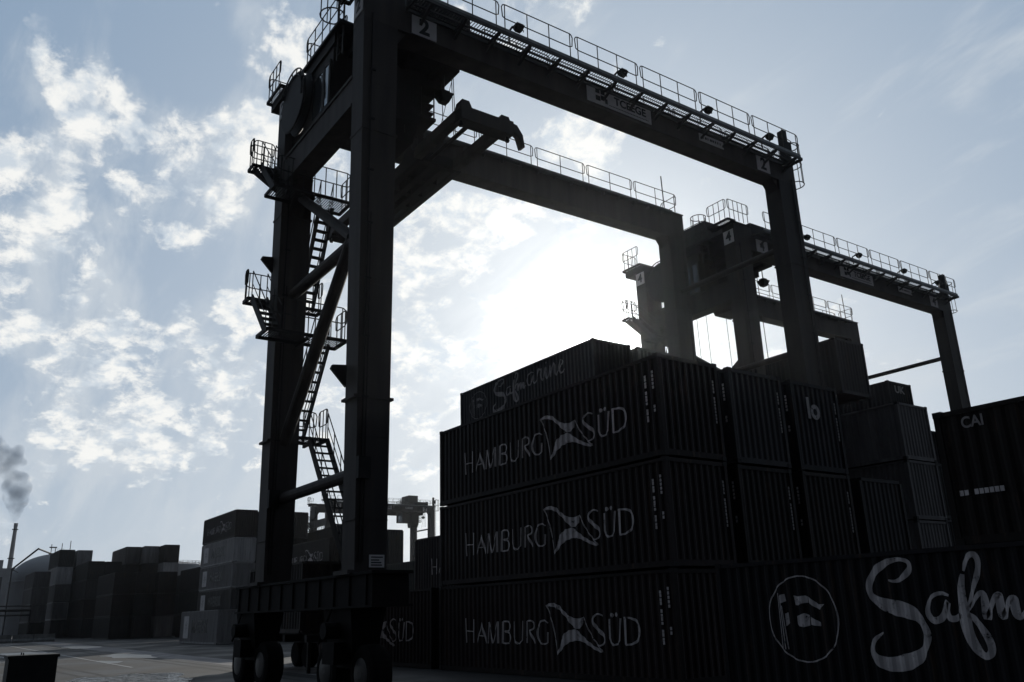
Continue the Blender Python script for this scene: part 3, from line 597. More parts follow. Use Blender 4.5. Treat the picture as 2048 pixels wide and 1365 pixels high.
def build_crane(digit, label, main=True):
    root = empty('gantry_crane', O, label, 'crane', 'yard gantry cranes over the container rows')
    # portal frames
    for (x0, x1) in ((XR, XF), (XH, XG)):
        for side in (0, 1):
            if side == 0: b = tilt_leg(x0, x1, YA, YB, YA+.17, YB-.10, 2.9, ZB)
            else: b = tilt_leg(x0, x1, YC, YD, YC+.02, YD-.02, 2.9, ZB)
            yy = (YA, YB) if side == 0 else (YC, YD)
            b.taper((x0-.05, yy[0]-.03, x1+.05, yy[1]+.03, 2.9), (x0-.05, yy[0]-.03, x1+.05, yy[1]+.03, 3.0))
            for zz in (7.3, 15.2): b.taper((x0-.03, yy[0]+(.05 if side == 0 else 0)-.03, x1+.03, yy[1]+.02, zz), (x0-.03, yy[0]+(.05 if side == 0 else 0)-.03, x1+.03, yy[1]+.02, zz+.07))
            for q in range(7):
                zz = 4.2+q*2.1; b.box(x0+.02, yy[0]+(.16 if side == 0 else .03)-.03, zz, x1+.007, yy[1]-(.09 if side == 0 else .03)+.007, zz+.025)
            leg = part('leg', b, P_CRANE, root)
            c_ = MB(); yo = yy[0]+.28 if side == 0 else yy[1]-.22
            c_.tube((x1+.03, yo, 3.2), (x1+.03, yo, ZB+.2), .022, 5); c_.tube((x1+.03, yo+.09, 3.2), (x1+.03, yo+.09, 12.6), .016, 5)
            for q in range(9): c_.box(x1, yo-.05, 4.0+q*1.65, x1+.045, yo+.14, 4.05+q*1.65)
            part_in(leg, 'cable_conduit', c_, P_CRANE2)
            c_ = MB().box(x1, yo-.14, 5.2, x1+.16, yo+.20, 5.75); part_in(leg, 'junction_box', c_, P_CRANE2)
            if side == 0:      # lifting lugs
                z = 8.15 if x0 == XR else 13.7
                l = MB().prism([(x0+.02, YA+.08, z-.45), (x0+.02, YA+.08, z+.15), (x0-.02, YA-.30, z+.12), (x0-.02, YA-.34, z+.02)], (.12, 0, 0)); part_in(leg, 'lifting_lug', l, P_CRANE)
        b = MB().box(x0, YA, ZB, x1, YD, ZT) if x0 != XR else MB().box(x0, YA, ZB, x1, YA+1.35, ZT).box(x0, YA+1.35, ZB, x1, YD, ZN)
        zt = ZN if x0 == XR else ZT
        # haunches at the corners, stiffener lines
        for (ya, sgn) in ((YB, 1), (YC, -1)):
            b.prism([(x0+.1, ya, ZB), (x0+.1, ya+sgn*.32, ZB), (x0+.1, ya, ZB-.45)], (x1-x0-.2, 0, 0))
        for i in range(1, 9): y = YA+(YD-YA)*i/9; b.box(x0-.012, y-.02, ZB+.02, x1+.012, y+.02, zt-.02)
        b.box(x0-.05, YA+1.4, zt, x1+.05, YD+.02, zt+.05); b.box(x0-.05, YA-.02, ZT, x1+.05, YA+1.4, ZT+.05); b.box(x0+.25, YA+1.5, zt+.05, x0+.33, YD-.3, zt+.16)
        part('girder', b, P_CRANE, root)
    # far girder ledge with railing
    b = MB().box(XG+.002, YA+2.2, ZT-.14, XG+.22, YD-.9, ZT-.02)
    for i in range(18): y = YA+2.8+i*.93; b.box(XG+.004, y, ZT-.3, XG+.16, y+.05, ZT-.14)
    led = part('cable_tray', b, P_GALV, root)
    r = rail(MB(), [(XG-.1, YA+2.4, ZT+.05), (XG-.1, YD-.2, ZT+.05)], posts=1.6); rail(r, [(XG-.1, YD-.2, ZT+.05), (XH-.5, YD-.2, ZT+.05)], posts=.8)
    rail(r, [(XH-.7, YA+2.4, ZT+.05), (XH-.7, YD-.2, ZT+.05)], posts=1.6)
    r.tube((XG-.2, YD-1.0, ZT), (XG-.2, YD-1.05, ZT+2.0), .03, 5)
    part('railing', r, P_RAIL, root)
    part('walkway', grating(MB(), XH-.72, YA+2.4, XH, YD-.2, ZT-.02, .1, 'x', .02), P_GALV, root)
    # walkway on the outside of the near girder
    zd = 19.87
    b = grating(MB(), XF+.02, YA+1.4, XF+.74, YD-.3, zd, .10, 'x', .028)
    b.box(XF+.36, YA+1.4, zd-.10, XF+.41, YD-.3, zd-.03)
    n = 15
    for i in range(n): y = YA+1.9+i*(YD-YA-2.6)/(n-1); b.bar((XF, y, zd-.42), (XF+.74, y, zd-.10), .06, .09, (0, 1, 0)); b.box(XF+.01, y-.03, zd-.14, XF+.74, y+.03, zd-.06)
    wk = part('walkway', b, P_GALV, root)
    r = rail(MB(), [(XF+.72, YA+1.4, zd), (XF+.72, YD-.35, zd)], posts=1.0); part_in(wk, 'railing', r, P_RAIL)
    b = MB().box(XF+.715, YA+1.4, zd+.008, XF+.735, YD-.35, zd+.15)
    part_in(wk, 'toe_board', b, P_TOE)
    r = rail(MB(), [(XR+.05, YA+4.6, ZN+.05), (XR+.05, YD-.4, ZN+.05)], h=1.0, posts=1.6); part('railing', r, P_RAIL, root)
    for y in (14.05, 18.7, 23.2, 26.9): floodlight(root, XF+.42, y, zd+.55)
    # right end: tall cabinet post, ladder down the leg, rails over the far end
    b = MB().box(XF-.2, YD-.45, ZN, XF+.1, YD-.2, ZT+1.25); b.box(XF-.2, YD-.2, ZT+.2, XF+.05, YD+.1, ZT+.75); b.path([(XF-.1, YD-.3, ZT+1.1), (XF-.1, YD+.35, ZT+1.0), (XF-.1, YD+.1, ZT+.8)], .02, 5)
    part('end_cabinet', b, P_CRANE2, root)
    cage_ladder(root, XF-.35, YD+.22, 12.0, 21.2, 'x', 19.3, 1)
    r = rail(MB(), [(XF, YD-.1, ZN+.05), (XR-.2, YD-.1, ZN+.05)], posts=.6); part('railing', r, P_RAIL, root)
    # left end of the near girder: platform and rails
    landing(root, XR-.5, YA-.5, XF+.1, YA+.05, ZT+.06, [[(XR-.5, YA-.5), (XF+.1, YA-.5), (XF+.1, YA+1.2)]], 'end_platform')
    # tie beams between the frames
    b = MB().taper((XG, YA+.04, XR, YB-.42, 16.33), (XG, YA+.04, XR, YB-.42, 17.35)); b.box(XG, YA-.005, 16.31, XR, YA+.08, 16.40); b.box(XG, YA-.005, 17.28, XR, YA+.08, 17.37)
    b.prism([(XG, YA+.3, 16.33), (XG+.9, YA+.3, 16.33), (XG, YA+.3, 15.3)], (0, .5, 0)); b.prism([(XR, YA+.3, 16.33), (XR-.5, YA+.3, 16.33), (XR, YA+.3, 15.8)], (0, .5, 0))
    part('tie_beam', b, P_CRANE, root)
    # braces of the left side
    yb = YA+.62
    b = MB().tube((-21.2, yb, 12.60), (XG-.1, yb, 16.15), .17, 12); part('brace', b, P_CRANE, root)
    b = MB().tube((XR+.05, yb, 12.38), (XG-.1, yb, 12.35), .19, 12); part('brace', b, P_CRANE, root)
    b = MB().tube((-21.2, yb, 12.5), (XG-.1, yb, 7.3), .20, 12); part('brace', b, P_CRANE, root)
    b = MB().tube((XG-.1, yb, 5.52), (XR+.05, yb, 5.52), .17, 12); b.tube((XR-.35, yb, 5.52), (XR+.02, yb, 5.52), .17, 12, .34); part('brace', b, P_CRANE, root)
    b = MB().prism([(XR, yb-.03, 11.2), (XR, yb-.03, 13.7), (XR-.95, yb-.03, 13.1), (XR-1.35, yb-.03, 12.6), (XR-1.0, yb-.03, 11.8)], (0, .06, 0)); part('gusset', b, P_CRANE, root)
    # right side braces: horizontal pipe and diagonal
    yr = (YC+YD)/2
    b = MB().tube((XG-.1, yr, 16.2), (XR+.1, yr, 16.2), .13, 10); part('brace', b, P_CRANE, root)
    b = MB().tube((XG-.1, yr, 11.6), (XR+.1, yr, 11.6), .13, 10); part('brace', b, P_CRANE, root)
    # sill beams and wheels
    for (ya, yb_) in ((YA+.05, YB-.02), (YC, YD)):
        b = MB().box(-28.1, ya+.06, 2.15, -18.3, yb_-.06, 2.9); b.box(-28.2, ya, 2.86, -18.2, yb_, 2.93); b.box(-28.2, ya, 2.12, -18.2, yb_, 2.17)
        for q in range(11): b.box(-27.9+q*.93, ya+.02, 2.17, -27.87+q*.93, yb_-.02, 2.86)
        for x in (-27.3, -20.3): b.box(x-1.25, ya+.3, .75, x+1.25, yb_-.3, 1.12); b.taper((x-.7, ya+.2, x+.7, yb_-.2, 1.12), (x-.85, ya+.06, x+.85, yb_-.06, 2.14)); b.box(x-.35, ya-.12, .85, x+.35, ya+.3, 1.35); b.lathe((x, ya-.05, 1.62), [(.05, -.22), (.20, -.22), (.20, .2), (.05, .2)], 12, 'y'); b.tube((x-.9, ya, 1.3), (x-.2, ya+.02, 2.1), .03, 5)
        part('sill_beam', b, P_SILL, root)
        for x in (-28.35, -26.25, -21.35, -19.25):
            yc = (ya+yb_)/2
            w = MB().lathe((x, yc, .65), [(.30, -.26), (.50, -.28), (.62, -.24), (.65, -.12), (.65, .12), (.62, .24), (.50, .28), (.30, .26)], 28, 'y')
            wo = part('wheel', w, P_RUB, root)
            rm = MB().lathe((x, yc, .65), [(.10, -.31), (.28, -.29), (.36, -.275), (.36, .275), (.28, .29), (.10, .31)], 20, 'y'); part_in(wo, 'rim', rm, P_RIM)
    # engine house and panels low on the near left side
    pl = part('warning_plate', MB().box(XF+.004, YA+.55, 3.06, XF+.02, YA+.96, 3.36), P_SIGN, root)
    b = MB()
    for i, (w_, zz) in enumerate(((.32, 3.29), (.22, 3.22), (.28, 3.16), (.30, 3.10))): b.box(XF+.021, YA+.60, zz, XF+.024, YA+.60+w_, zz+.028)
    part_in(pl, 'printed_lines', b, P_BLACK)
    # stairs winding round the far left leg
    L1, L2, L3, L5, L4 = 7.75, 10.65, 12.3, 15.75, 17.3
    landing(root, XH-1.1, YB+.3, XH-.2, YB+1.3, L1, [[(XH-1.1, YB+.3), (XH-1.1, YB+1.3), (XH-.2, YB+1.3)]])
    stairs(root, (-23.4, YB+.68, 2.95), (XH-.3, YB+.68, L1), .66)
    stairs(root, (XH-.7, YB+.10, L1), (-25.4, YB+.10, L2), .5)
    landing(root, -25.75, YA-.6, -24.75, YB+.95, L2, [[(-25.75, YB+.95), (-24.75, YB+.95), (-24.75, YA-.6)]])
    stairs(root, (-25.0, YA-.58, L2), (XH+.1, YA-.58, L3), .5)
    landing(root, XH-.55, YA-.66, XH-.02, YB+.85, L3, [[(XH-.1, YA-.66), (XH-.55, YA-.66), (XH-.55, YB+.85), (XH-.02, YB+.85)]])
    stairs(root, (XH-.3, YB+.12, L3), (-25.5, YB+.12, L5), .46)
    landing(root, -25.85, YA-.6, -24.85, YB+1.0, L5, [[(-25.85, YB+1.0), (-24.85, YB+1.0), (-24.85, YA-.6)]])
    stairs(root, (-25.1, YA-.58, L5), (XH+.1, YA-.58, L4), .5)
    landing(root, XH-.45, YA-.85, XH+.1, YB-.3, L4-.05, [[(XH+.1, YA-.85), (XH-.45, YA-.85), (XH-.45, YB-.3)], [(XH-.1, YA-.85), (XH-.1, YA)]])
    b = MB()
    for y in (YA-.75, YA-.4, YA-.1): b.prism([(XH+.05, y, L4-.15), (XH-.4, y, L4-.15), (XH+.05, YA, L4-.95)], (.03, .03, 0))
    part('bracket', b, P_CRANE, root)
    # top platform over the far left leg
    landing(root, XH-.75, YA-.25, XG-.1, YB-.2, 20.42, [[(XG-.1, YA-.25), (XH-.75, YA-.25), (XH-.75, YB-.2)]], 'end_platform')
    b = MB().box(XH-.7, YA-.1, 20.0, XG, YB, 20.36); part('bracket', b, P_CRANE2, root)
    # cable reel hanging beside the tie beam
    b = MB().lathe((XG+1.45, YA-.12, 18.75), [(.25, -.18), (1.05, -.18), (1.10, -.14), (1.05, -.10), (.35, -.10), (.35, .10), (1.05, .10), (1.10, .14), (1.05, .18), (.25, .18)], 30, 'y'); reel = part('cable_reel', b, P_CRANE2, root)
    b = MB()
    for rr in (.95, 1.16): b.path([(XG+1.45+rr*math.cos(t), YA-.34, 18.75+rr*math.sin(t)) for t in np.linspace(-.2, 2.6, 16)], .028, 5)
    for t in np.linspace(0, 2.4, 7): b.tube((XG+1.45+.9*math.cos(t), YA-.34, 18.75+.9*math.sin(t)), (XG+1.45+1.16*math.cos(t), YA-.34, 18.75+1.16*math.sin(t)), .02, 5)
    part_in(reel, 'reel_guard', b, P_RAIL)
    # trolley with machinery, cabin, rails and ropes
    TY0, TY1 = 8.45, 12.5
    b = MB()
    for (xa, xb) in ((XH+.15, XG-.15), (XR+.15, XF-.15)):
        b.box(xa, YA+1.5, (ZN if xa > -21 else ZT)+.06, xb, TY1, ZT+.38)
        for y in (YA+1.9, TY1-.4): b.lathe(((xa+xb)/2, y, ZT+.18), [(.05, -.12), (.2, -.12), (.2, .12), (.05, .12)], 14, 'x')
    b.box(XG+.1, YA+1.2, ZB+.0, XR-.1, TY1, ZB+.35); b.box(XG+1.3, YA+.6, ZB+.35, XR-.1, TY1-.2, ZT+.02); b.box(XG+.1, YA+2.2, ZB+.35, XG+1.3, TY1-.2, ZT+.02)
    for y in (9.6, 10.7, 11.8): b.box(XG+.1, y-.08, ZB-.18, XR-.1, y+.08, ZB)
    b.box(XG+.3, 10.2, ZB-.75, XG+1.9, 11.9, ZB-.1); b.box(XR-2.0, 11.0, ZB-.42, XR-.8, 12.2, ZB)
    tr = part('trolley', b, P_CRANE2, root)
    b = MB().box(XG+.35, 10.4, ZT+.5, XR-2.6, TY1-.3, ZT+1.9) if main else MB().box(XG+.35, 9.5, ZT+.5, XR-1.6, TY1-.3, ZT+1.6)
    part_in(tr, 'machinery_house', b, P_CRANE)
    b = MB().box(XG+1.7, TY0+.25, 19.60, XR-1.6, TY0+1.6, 19.98); b.box(XG+1.55, TY0+.15, 19.98, XR-1.0, TY0+1.6, 20.08); part_in(tr, 'cabin_roof_platform', b, P_CRANE2)
    cb = MB(); x0, x1, y0, y1, z0, z1 = XG+1.75, -22.02, YA+.02, 10.9, 17.42, 19.1
    for (a0, a1) in ((x0, x0+.75), (x1-.62, x1-.45), (x1-.12, x1)): cb.box(a0, y0, z0, a1, y0+.07, z1)
    cb.box(x0, y0, z0, x1, y0+.07, z0+.08); cb.box(x0, y0, z1-.1, x1, y0+.07, z1); cb.box(x0, y0+.1, z0, x1, y1, z0+.06); cb.box(x0, y0+.1, z1, x1, y1, z1+.5)
    cb.box(x1-.05, y0+.1, z0, x1, y1, z1); cb.box(x0, y0+.1, z0, x0+.05, y1, z1); cb.box(x0, y1-.05, z0, x1, y1, z1)
    ca = part_in(tr, 'operator_cabin', cb, P_CRANE)
    part_in(tr, 'cabin_window', MB().box(x0+.07, y0+.02, z0+.08, x1-.55, y0+.04, z1-.1), P_GLASS); part_in(tr, 'cabin_window', MB().box(x1-.45, y0+.02, z0+.08, x1-.07, y0+.04, z1-.1), P_GLASS)
    # rails on top of the trolley, left side
    r = rail(MB(), [(XR-1.1, TY0+.2, 20.09), (XG+1.7, TY0+.2, 20.09), (XG+1.7, TY0+1.4, 20.09)], posts=.8); rail(r, [(XR-1.9, TY0+.8, 20.09), (XG+1.9, TY0+.8, 20.09)], posts=.7)
    part_in(tr, 'railing', r, P_RAIL)
    # small stair and lamp hanging under the inner edge of the trolley
    b = MB()
    for i in range(4): b.box(-22.3, 11.5, ZB-.42-i*.30, -21.15, 12.0, ZB-.37-i*.30)
    for x in (-22.3, -21.15): b.bar((x, 12.0, ZB), (x, 12.0, ZB-1.55), .04, .04)
    b.bar((-21.15, 11.5, ZB), (-21.15, 11.5, ZB-1.55), .04, .04); b.path([(-22.7, 11.9, ZB-.4), (-22.35, 12.0, ZB-.9), (-22.8, 11.9, ZB-1.3)], .025, 5)
    b.box(-22.35, 11.45, ZB-1.6, -21.1, 12.05, ZB-1.5)
    part_in(tr, 'access_stair', b, P_CRANE2)
    b = MB().taper((-20.88, 12.02, -20.62, 12.28, 17.95), (-21.0, 11.9, -20.5, 12.4, 18.25)); b.box(-20.9, 12.0, 18.25, -20.6, 12.3, 18.36); b.bar((-20.75, 12.15, 19.0), (-20.75, 12.15, 18.3), .05, .05); part_in(tr, 'floodlight', b, P_LAMP)
    b = MB().box(-22.7, 10.1, 16.95, -20.95, 11.35, 18.9); b.prism([(-22.7, 10.1, 16.95), (-20.95, 10.1, 16.95), (-21.3, 10.1, 16.45), (-22.5, 10.1, 16.45)], (0, 1.2, 0))
    for q in range(4): b.box(-22.72, 10.2+q*.3, 17.1, -20.92, 10.25+q*.3, 18.7)
    part_in(tr, 'hoist_block', b, P_CRANE2)
    b = MB()
    for (x, y) in ((-21.15, 12.3), (-20.7, 12.42), (-20.72, 12.5), (-22.3, 11.75), (-22.35, 12.0), (-24.6, 11.0), (-24.65, 11.9), (-21.2, 10.9), (-22.4, 10.8)): b.tube((x, y, ZB), (x+.2, y-.05, 16.55), .014, 4)
    b.tube((-20.55, 12.4, ZB), (-21.6, 12.2, 16.3), .011, 4)
    rp = part_in(tr, 'hoist_rope', b, P_RAIL)
    # ladder with a cage on the left end of the trolley
    cage_ladder(tr, XR-1.35, YA+.15, 18.9, 21.35, 'x', 20.35, -1)
    # signs
    make_sign(root, digit, 10.25, 11.12, 19.05, 19.72, .78); make_sign(root, digit, 26.38, 27.18, 19.08, 19.74, .74)
    make_sign(root, digit, XR+.06, XF-.06, 19.25, 19.95, .62, 'y'); make_sign(root, digit, XH+.06, XG-.06, 19.25, 19.95, .62, 'y')
    b = MB().box(XF+.002, 17.27, 19.16, XF+.026, 20.38, 19.84); sg = part('sign', b, P_SIGN, root)
    me = text_mesh('TCEEGE', .44, .003, 1.0, .012); me.transform(FACE_PX); me.materials.append(P_BLACK); obj('lettering', me, None, sg, Vector((XF+.030, 19.33, 19.53))-O)
    b = MB()
    for (a, c, w_) in ((17.66, 19.60, .20), (17.90, 19.60, .20), (17.90, 19.36, .18), (17.66, 19.30, .22), (18.10, 19.28, .12)): b.box(XF+.027, a, c, XF+.031, a+w_, c+.20)
    part_in(sg, 'emblem', b, P_BLACK)
    b = MB()
    for i in range(26): b.box(XF+.027, 18.3+i*.075, 19.25, XF+.030, 18.3+i*.075+.05, 19.285)
    part_in(sg, 'small_print', b, P_BLACK)
    b = MB().box(XF+.002, 22.98, 19.36, XF+.026, 24.37, 19.68); sg = part('sign', b, P_SIGN, root)
    b = MB()
    for i, w_ in enumerate((.06, .09, .05, .11, .09, .07, .06, .05)): b.box(XF+.027, 23.16+i*.14, 19.48, XF+.030, 23.16+i*.14+w_, 19.58)
    part_in(sg, 'small_print', b, P_BLACK)
    return root, tr
def spreader(dx, dy, label, dz=0):
    """telescopic frame hanging from the ropes"""
    o = empty('spreader', (-22.4+dx, 11.7+dy, 15.4+dz), label, 'spreader', 'spreaders hanging under the cranes')
    og = Vector((-22.4, 11.7, 15.4)); pt = lambda n, b, m, p=o: obj(n, b.mesh(n, og), m, p)
    y0, y1, z0, z1 = 10.98, 12.68, 15.45, 15.82
    b = MB()
    for y in (y0+.22, y0+.72, y1-.55, y1-.12): b.box(-25.3, y-.10, z0, -20.6, y+.12, z1+.05)
    for x in (-25.2, -23.8, -22.9, -21.9, -20.7): b.box(x-.12, y0+.2, z0+.04, x+.12, y1-.1, z1)
    b.box(-24.6, y0+.5, z1, -21.4, y1-.4, z1+.45); b.lathe((-22.1, 11.65, 16.35), [(.1, -.12), (.38, -.12), (.38, .12), (.1, .12)], 16, 'y'); b.lathe((-24.2, 11.65, 16.35), [(.1, -.12), (.38, -.12), (.38, .12), (.1, .12)], 16, 'y')
    pt('main_frame', b, P_CRANE2)
    for (xa, xb) in ((-20.6, -18.1), (-27.1, -25.3)):
        for y in (y0+.12, y1-.18): pt('telescopic_beam', MB().box(xa, y-.13, z0+.03, xb, y+.13, z1-.02), P_CRANE)
    pt('hydraulic_hose', MB().tube((-20.6, 11.6, z0+.2), (-18.1, 11.6, z0+.2), .07, 8), P_CRANE2)
    for (x, s_) in ((-17.95, 1), (-27.2, -1)):
        b = MB().box(x-.24, y0, z0-.08, x+.20, y1+.1, z1-.02)
        b.prism([(x-.2, y0-.02, z1-.1), (x-.2, y0+.45, z1-.1), (x-.2, y0+.30, z1+.22), (x-.2, y0+.06, z1+.22)], (.34, 0, 0)); b.prism([(x-.2, y1-.4, z1-.1), (x-.2, y1+.1, z1-.1), (x-.2, y1-.02, z1+.16), (x-.2, y1-.28, z1+.16)], (.34, 0, 0))
        for y in (y0+.4, y0+.8, y0+1.2): b.box(x-.3, y, z0+.0, x-.24, y+.28, z1-.1)
        eb = pt('end_beam', b, P_CRANE)
        for y in (y0+.08, y1): pt('twistlock', MB().lathe((x, y, z0-.24), [(.06, 0), (.08, .06), (.05, .08), (.05, .2)], 8), P_CRANE2, eb)
        fl = MB().prism([(x-.05, y1+.02, z1+.0), (x-.05, y1+.26, z1-.05), (x-.05, y1+.46, z0+.05), (x-.05, y1+.52, z0-.34), (x-.05, y1+.42, z0-.38), (x-.05, y1+.30, z0+.0), (x-.05, y1+.10, z0+.12)], (.22, 0, 0)); fl.box(x-.07, y1-.02, z0+.1, x+.19, y1+.12, z1+.02); pt('flipper', fl, P_CRANE, eb)
    return o
crane_a, tr_a = build_crane('2', 'big dark gantry crane numbered 2, spanning the near container stack')
def relabel(o, digit):
    for k in kids(o):
        if k.name.startswith('sign_digit'):
            c = k.data; me = text_mesh(digit, .70, .003, .95, .022)
            xs = max(abs(v.co.x) for v in c.vertices); me.transform(FACE_PX if xs < .05 else FACE_MY); me.materials.append(P_BLACK); k.data = me
        relabel(k, digit)
crane_b = copy_tree(crane_a); crane_b.location = O + Vector((-5.6, 22.8, 0)); crane_b['label'] = 'gantry crane numbered 4, half hidden behind the right leg of the nearest crane'
relabel(crane_b, '4')
for t_ in kids(crane_b):
    if t_.name.startswith('trolley'):
        for k in kids(t_):
            if k.name.startswith('hoist_rope'):
                b = MB()
                for (x, y) in ((-21.2, 12.25), (-21.3, 12.4), (-22.3, 11.75), (-22.4, 12.0), (-24.6, 11.0), (-24.7, 11.9), (-21.2, 10.9), (-22.4, 10.8)): b.tube((x, y, ZB), (x+.15, y-.05, 10.9), .014, 4)
                me = b.mesh('hoist_rope', O); me.materials.append(P_RAIL); k.data = me
spreader(-5.6, 22.8, 'spreader lowered on long ropes from the crane numbered 4, mostly behind container ends', -5.7)
crane_c = copy_tree(crane_a); crane_c.location = O + Vector((-111.4, 45.6, 0)); crane_c['label'] = 'small distant gantry crane seen between the near leg and the lettered containers'
for k in list(kids(crane_c)):
    if k.name.startswith('trolley'): k.location = Vector((0, 15.0, 0))
spreader(0, 0, 'steel container spreader hanging from the nearest crane, its end beam jutting toward the viewer')
# ---------------------------------------------------------------- parked trailer with a boxed load in the lane
TO = (-34.0, 13.2, 0)
tk = empty('container_trailer', TO, 'dark low trailer parked in the lane behind the crane wheels', 'trailer')
def tp(n, b, m): return obj(n, b.mesh(n, TO), m, tk)
b = MB().box(-37.2, 12.7, 1.05, -30.4, 12.95, 1.38); b.box(-37.2, 13.5, 1.05, -30.4, 13.75, 1.38)
for x in (-37.1, -35, -33, -30.8): b.box(x, 12.1, 1.10, x+.2, 14.35, 1.34)
tp('chassis', b, P_CRANE2)
for x in (-36.4, -35.2):
    for y in (12.35, 14.1): tp('wheel', MB().lathe((x, y, .52), [(.2, -.2), (.45, -.2), (.52, -.14), (.52, .14), (.45, .2), (.2, .2)], 20, 'y'), P_RUB)
for y in (12.5, 13.9): tp('landing_leg', MB().box(-31.4, y-.06, 0, -31.26, y+.06, 1.1), P_CRANE2)
container(-37.1, 12.0, 1.39, 6.06, ST, 'brown', 'short dark container riding on the parked trailer, white letters at its left end', ('HYUNDAI', .55, 1.45, 1.55, None), None, castings=False)
# ---------------------------------------------------------------- things at the left edge

b = MB().box(-30.4, 2.72, .10, -29.4, 3.98, 1.06); b.box(-30.45, 2.68, 1.06, -29.35, 4.02, 1.14)
for y in (2.8, 3.7): b.box(-30.4, y, 0, -29.4, y+.2, .10)
for x in (-30.2, -29.7): b.tube((x, 3.1, 1.14), (x, 3.1, 1.20), .02, 6)
for y in (3.0, 3.35, 3.7): b.box(-29.4, y-.03, .10, -29.37, y+.03, 1.06)
solid('equipment_box', b, mat('box_paint', (.02, .02, .022), .7), 'dark lidded equipment box standing on the yard at the lower left corner', 'box')
# domed silo
c = at(100, 1240, 262); cx, cyy = c.x, c.y
sl = empty('silo', (cx, cyy, 0), 'grey domed storage silo behind the leftmost containers', 'silo')
def sp_(n, b, m, p=sl, o_=(cx, cyy, 0)): return obj(n, b.mesh(n, o_), m, p)
R_ = 10.9
sp_('silo_wall', MB().lathe((cx, cyy, 0), [(R_, 0), (R_, 13.0)], 48), P_SILO)
sp_('dome', MB().lathe((cx, cyy, 0), [(R_+.15, 12.8), (R_+.15, 13.1)] + [(R_*math.cos(t), 13.1+7.2*math.sin(t)) for t in np.linspace(0.02, 1.5, 16)], 48), P_SILO)
b = MB(); b.box(cx-1.6, cyy-2.2, 20.1, cx+1.6, cyy+1.0, 20.4); rail(b, [(cx+1.6, cyy-2.2, 20.4), (cx+1.6, cyy+1.0, 20.4)], 1.1)
for y, h in ((-1.9, 2.6), (-.9, 1.6), (.6, 2.9), (2.6, 3.6)): b.tube((cx, cyy+y, 20.2), (cx, cyy+y, 20.2+h), .10, 5)
b.bar((cx, cyy-2.4, 22.0), (cx, cyy-.6, 22.0), .3, .3); sp_('roof_equipment', b, P_CRANE2)
b = MB(); q0 = at(24, 1139, 252); q1 = at(77, 1098, 252); b.tube(q0, q1, .22, 8); b.tube(q1, (cx, cyy-2, 20.4), .22, 8); b.tube(q0, (q0.x, q0.y, 0), .16, 6); b.tube(q0, q0+Vector((0, 1.4, -.8)), .1, 6); sp_('conveyor_pipe', b, P_CRANE2)
# chimney and its smoke
c = at(8, 1200, 600); c0 = Vector((c.x, c.y+.4, 0))
ch = empty('chimney', c0, 'tall slender smoking chimney at the far left edge', 'chimney')
obj('chimney_shaft', MB().lathe(c0, [(1.9, 0), (1.0, 60), (1.12, 60), (1.12, 62.0), (.9, 62.0)], 24).mesh('chimney_shaft', c0), P_CHIM, ch)
b = MB()
for z in (22, 41, 58): b.lathe(c0+Vector((0, 0, z)), [(1.9-z*.014, 0), (2.5-z*.014, .1), (2.5-z*.014, .5), (1.9-z*.014, .6)], 20)
obj('platform_ring', b.mesh('platform_ring', c0), P_CRANE2, ch)
import bmesh
bm = bmesh.new(); rnd = random.Random(5)
def puff(u, v, r, sy=1.0):
    p = at(u, v, 600); mm = Matrix.Translation(p) @ Matrix.Diagonal((r, r, r*sy, 1)); bmesh.ops.create_icosphere(bm, subdivisions=3, radius=1, matrix=mm)
for (u, v, r) in ((29, 1044, 1.5), (30, 1036, 2.4), (31, 1028, 3.4), (32, 1019, 4.4), (30, 1008, 5.2), (36, 1000, 6.2), (26, 994, 6.0), (34, 984, 7.4), (44, 976, 5.8), (24, 974, 6.0), (38, 964, 6.6), (48, 966, 4), (28, 956, 5.0), (16, 952, 3.5), (6, 944, 4.0), (12, 928, 5.5), (22, 918, 7), (32, 908, 4.5), (6, 912, 6.5), (-4, 904, 7), (-18, 892, 8), (-34, 880, 9), (38, 900, 3.5), (46, 925, 2.6)): puff(u, v, r)
me = bpy.data.meshes.new('smoke'); bm.to_mesh(me); bm.free()
sm = obj('smoke', me, None); tag(sm, 'grey smoke plume drifting up from the tall chimney', 'smoke')
rmd = sm.modifiers.new('r', 'REMESH'); rmd.mode = 'VOXEL'; rmd.voxel_size = .8
vm = bpy.data.materials.new('smoke_volume'); vm.use_nodes = True; t = vm.node_tree; t.nodes.clear()
v = N(t, 'ShaderNodeVolumePrincipled'); v.inputs['Color'].default_value = (.50, .63, .82, 1)
tc = N(t, 'ShaderNodeTexCoord'); nn = N(t, 'ShaderNodeTexNoise'); nn.inputs['Scale'].default_value = .13; nn.inputs['Detail'].default_value = 4; t.links.new(tc.outputs['Object'], nn.inputs['Vector'])
rr_ = N(t, 'ShaderNodeMapRange'); rr_.inputs[1].default_value = .32; rr_.inputs[2].default_value = .70; rr_.inputs[4].default_value = .17; t.links.new(nn.outputs[0], rr_.inputs[0]); t.links.new(rr_.outputs[0], v.inputs['Density'])
ou = N(t, 'ShaderNodeOutputMaterial'); t.links.new(v.outputs[0], ou.inputs['Volume']); me.materials.append(vm)
vm.cycles.volume_step_rate = 1.0
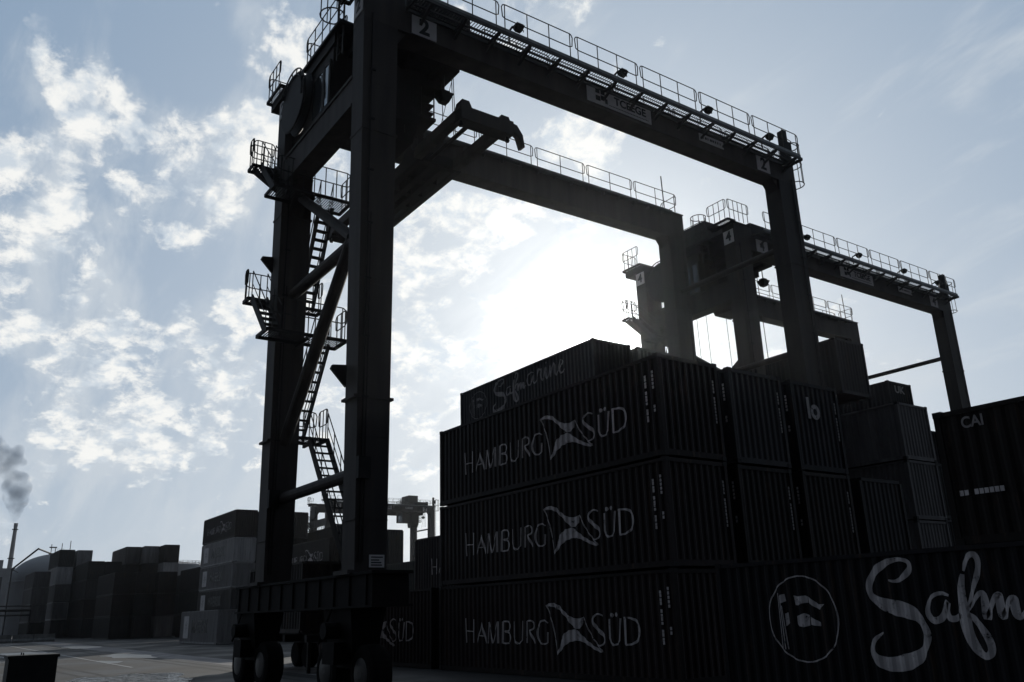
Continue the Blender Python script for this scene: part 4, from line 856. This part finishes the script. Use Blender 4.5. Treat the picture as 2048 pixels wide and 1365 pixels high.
# tanks, plant building and pipe rack in the distance
def tank(u, d, r, h, label, lite):
    c = at(u, 1240, d); o = empty('storage_tank', (c.x, c.y, 0), label, 'tank', 'storage tanks behind the yard')
    b = MB().lathe((c.x, c.y, 0), [(r, 0), (r, h), (r*.98, h+.3), (.5, h+1.6)], 48); obj('tank_shell', b.mesh('tank_shell', (c.x, c.y, 0)), P_SILO if lite else PAINTS['grey'], o)
    b = MB(); pts = [(c.x+(r-.2)*math.cos(a), c.y+(r-.2)*math.sin(a), h+.1) for a in np.linspace(0, 2*math.pi, 33)]
    for hh in (.6, 1.2): b.path([(p[0], p[1], p[2]+hh) for p in pts], .06, 4)
    for p in pts: b.tube(p, (p[0], p[1], p[2]+1.2), .06, 4)
    obj('railing', b.mesh('railing', (c.x, c.y, 0)), P_RAIL, o)
tank(343, 300, 8.0, 19.2, 'pale storage tank just left of the lettered pile, its rim railed', True)
tank(420, 330, 13.0, 20.5, 'wide storage tank with a railed roof half hidden by the lettered pile', False)
c = at(2, 1240, 420); b = MB().box(c.x-14, c.y-22, 0, c.x, c.y+5.5, 25.5); b.box(c.x-10, c.y-18, 25.5, c.x-3, c.y-2, 29)
pb = solid('plant_building', b, P_SILO, 'hazy plant building at the left edge behind the chimney foot', 'building')
b = MB()
for i in range(6): b.box(c.x, c.y-20+i*4.2, 3, c.x+.03, c.y-18.6+i*4.2, 22)
obj('window_band', b.mesh('window_band', pb.location), P_GLASS, pb)
c = at(10, 1235, 150); b = MB()
for y in (-9, -3, 3.2): b.tube((c.x, c.y+y, 0), (c.x, c.y+y, 4.4), .12, 6)
for z, r in ((4.3, .18), (3.6, .12), (4.9, .10)): b.tube((c.x, c.y-30, z), (c.x, c.y+3.2, z), r, 8)
solid('pipe_rack', b, P_CRANE2, 'low pipe rack crossing in front of the silo foot', 'pipes')
c = at(20, 1272, 132)
for i in range(5):
    y = c.y-7.2+i*2.5; b = MB().prism([(c.x-.30, y, 0), (c.x+.30, y, 0), (c.x+.30, y, .25), (c.x+.12, y, .5), (c.x+.10, y, 1.0), (c.x-.10, y, 1.0), (c.x-.12, y, .5), (c.x-.30, y, .25)], (0, 2.4, 0))
    solid('concrete_barrier', b, P_CONC, f"pale concrete barrier at the silo foot, {['leftmost', 'second from left', 'middle', 'second from right', 'rightmost'][i]} of its line", 'barrier', 'concrete barriers in a line')
# ---------------------------------------------------------------- haze
HZ = 0.00010
b = MB().box(-900, -260, -1.0, 140, 420, 66)
hz = obj('haze', b.mesh('haze'), None); tag(hz, 'thin haze over the yard', 'haze', None, 'stuff')
hm = bpy.data.materials.new('haze_air'); hm.use_nodes = True; t = hm.node_tree; t.nodes.clear()
v = N(t, 'ShaderNodeVolumePrincipled'); v.inputs['Color'].default_value = (.80, .86, .95, 1); v.inputs['Density'].default_value = HZ; v.inputs['Anisotropy'].default_value = .87
ou = N(t, 'ShaderNodeOutputMaterial'); t.links.new(v.outputs[0], ou.inputs['Volume']); hz.data.materials.append(hm)
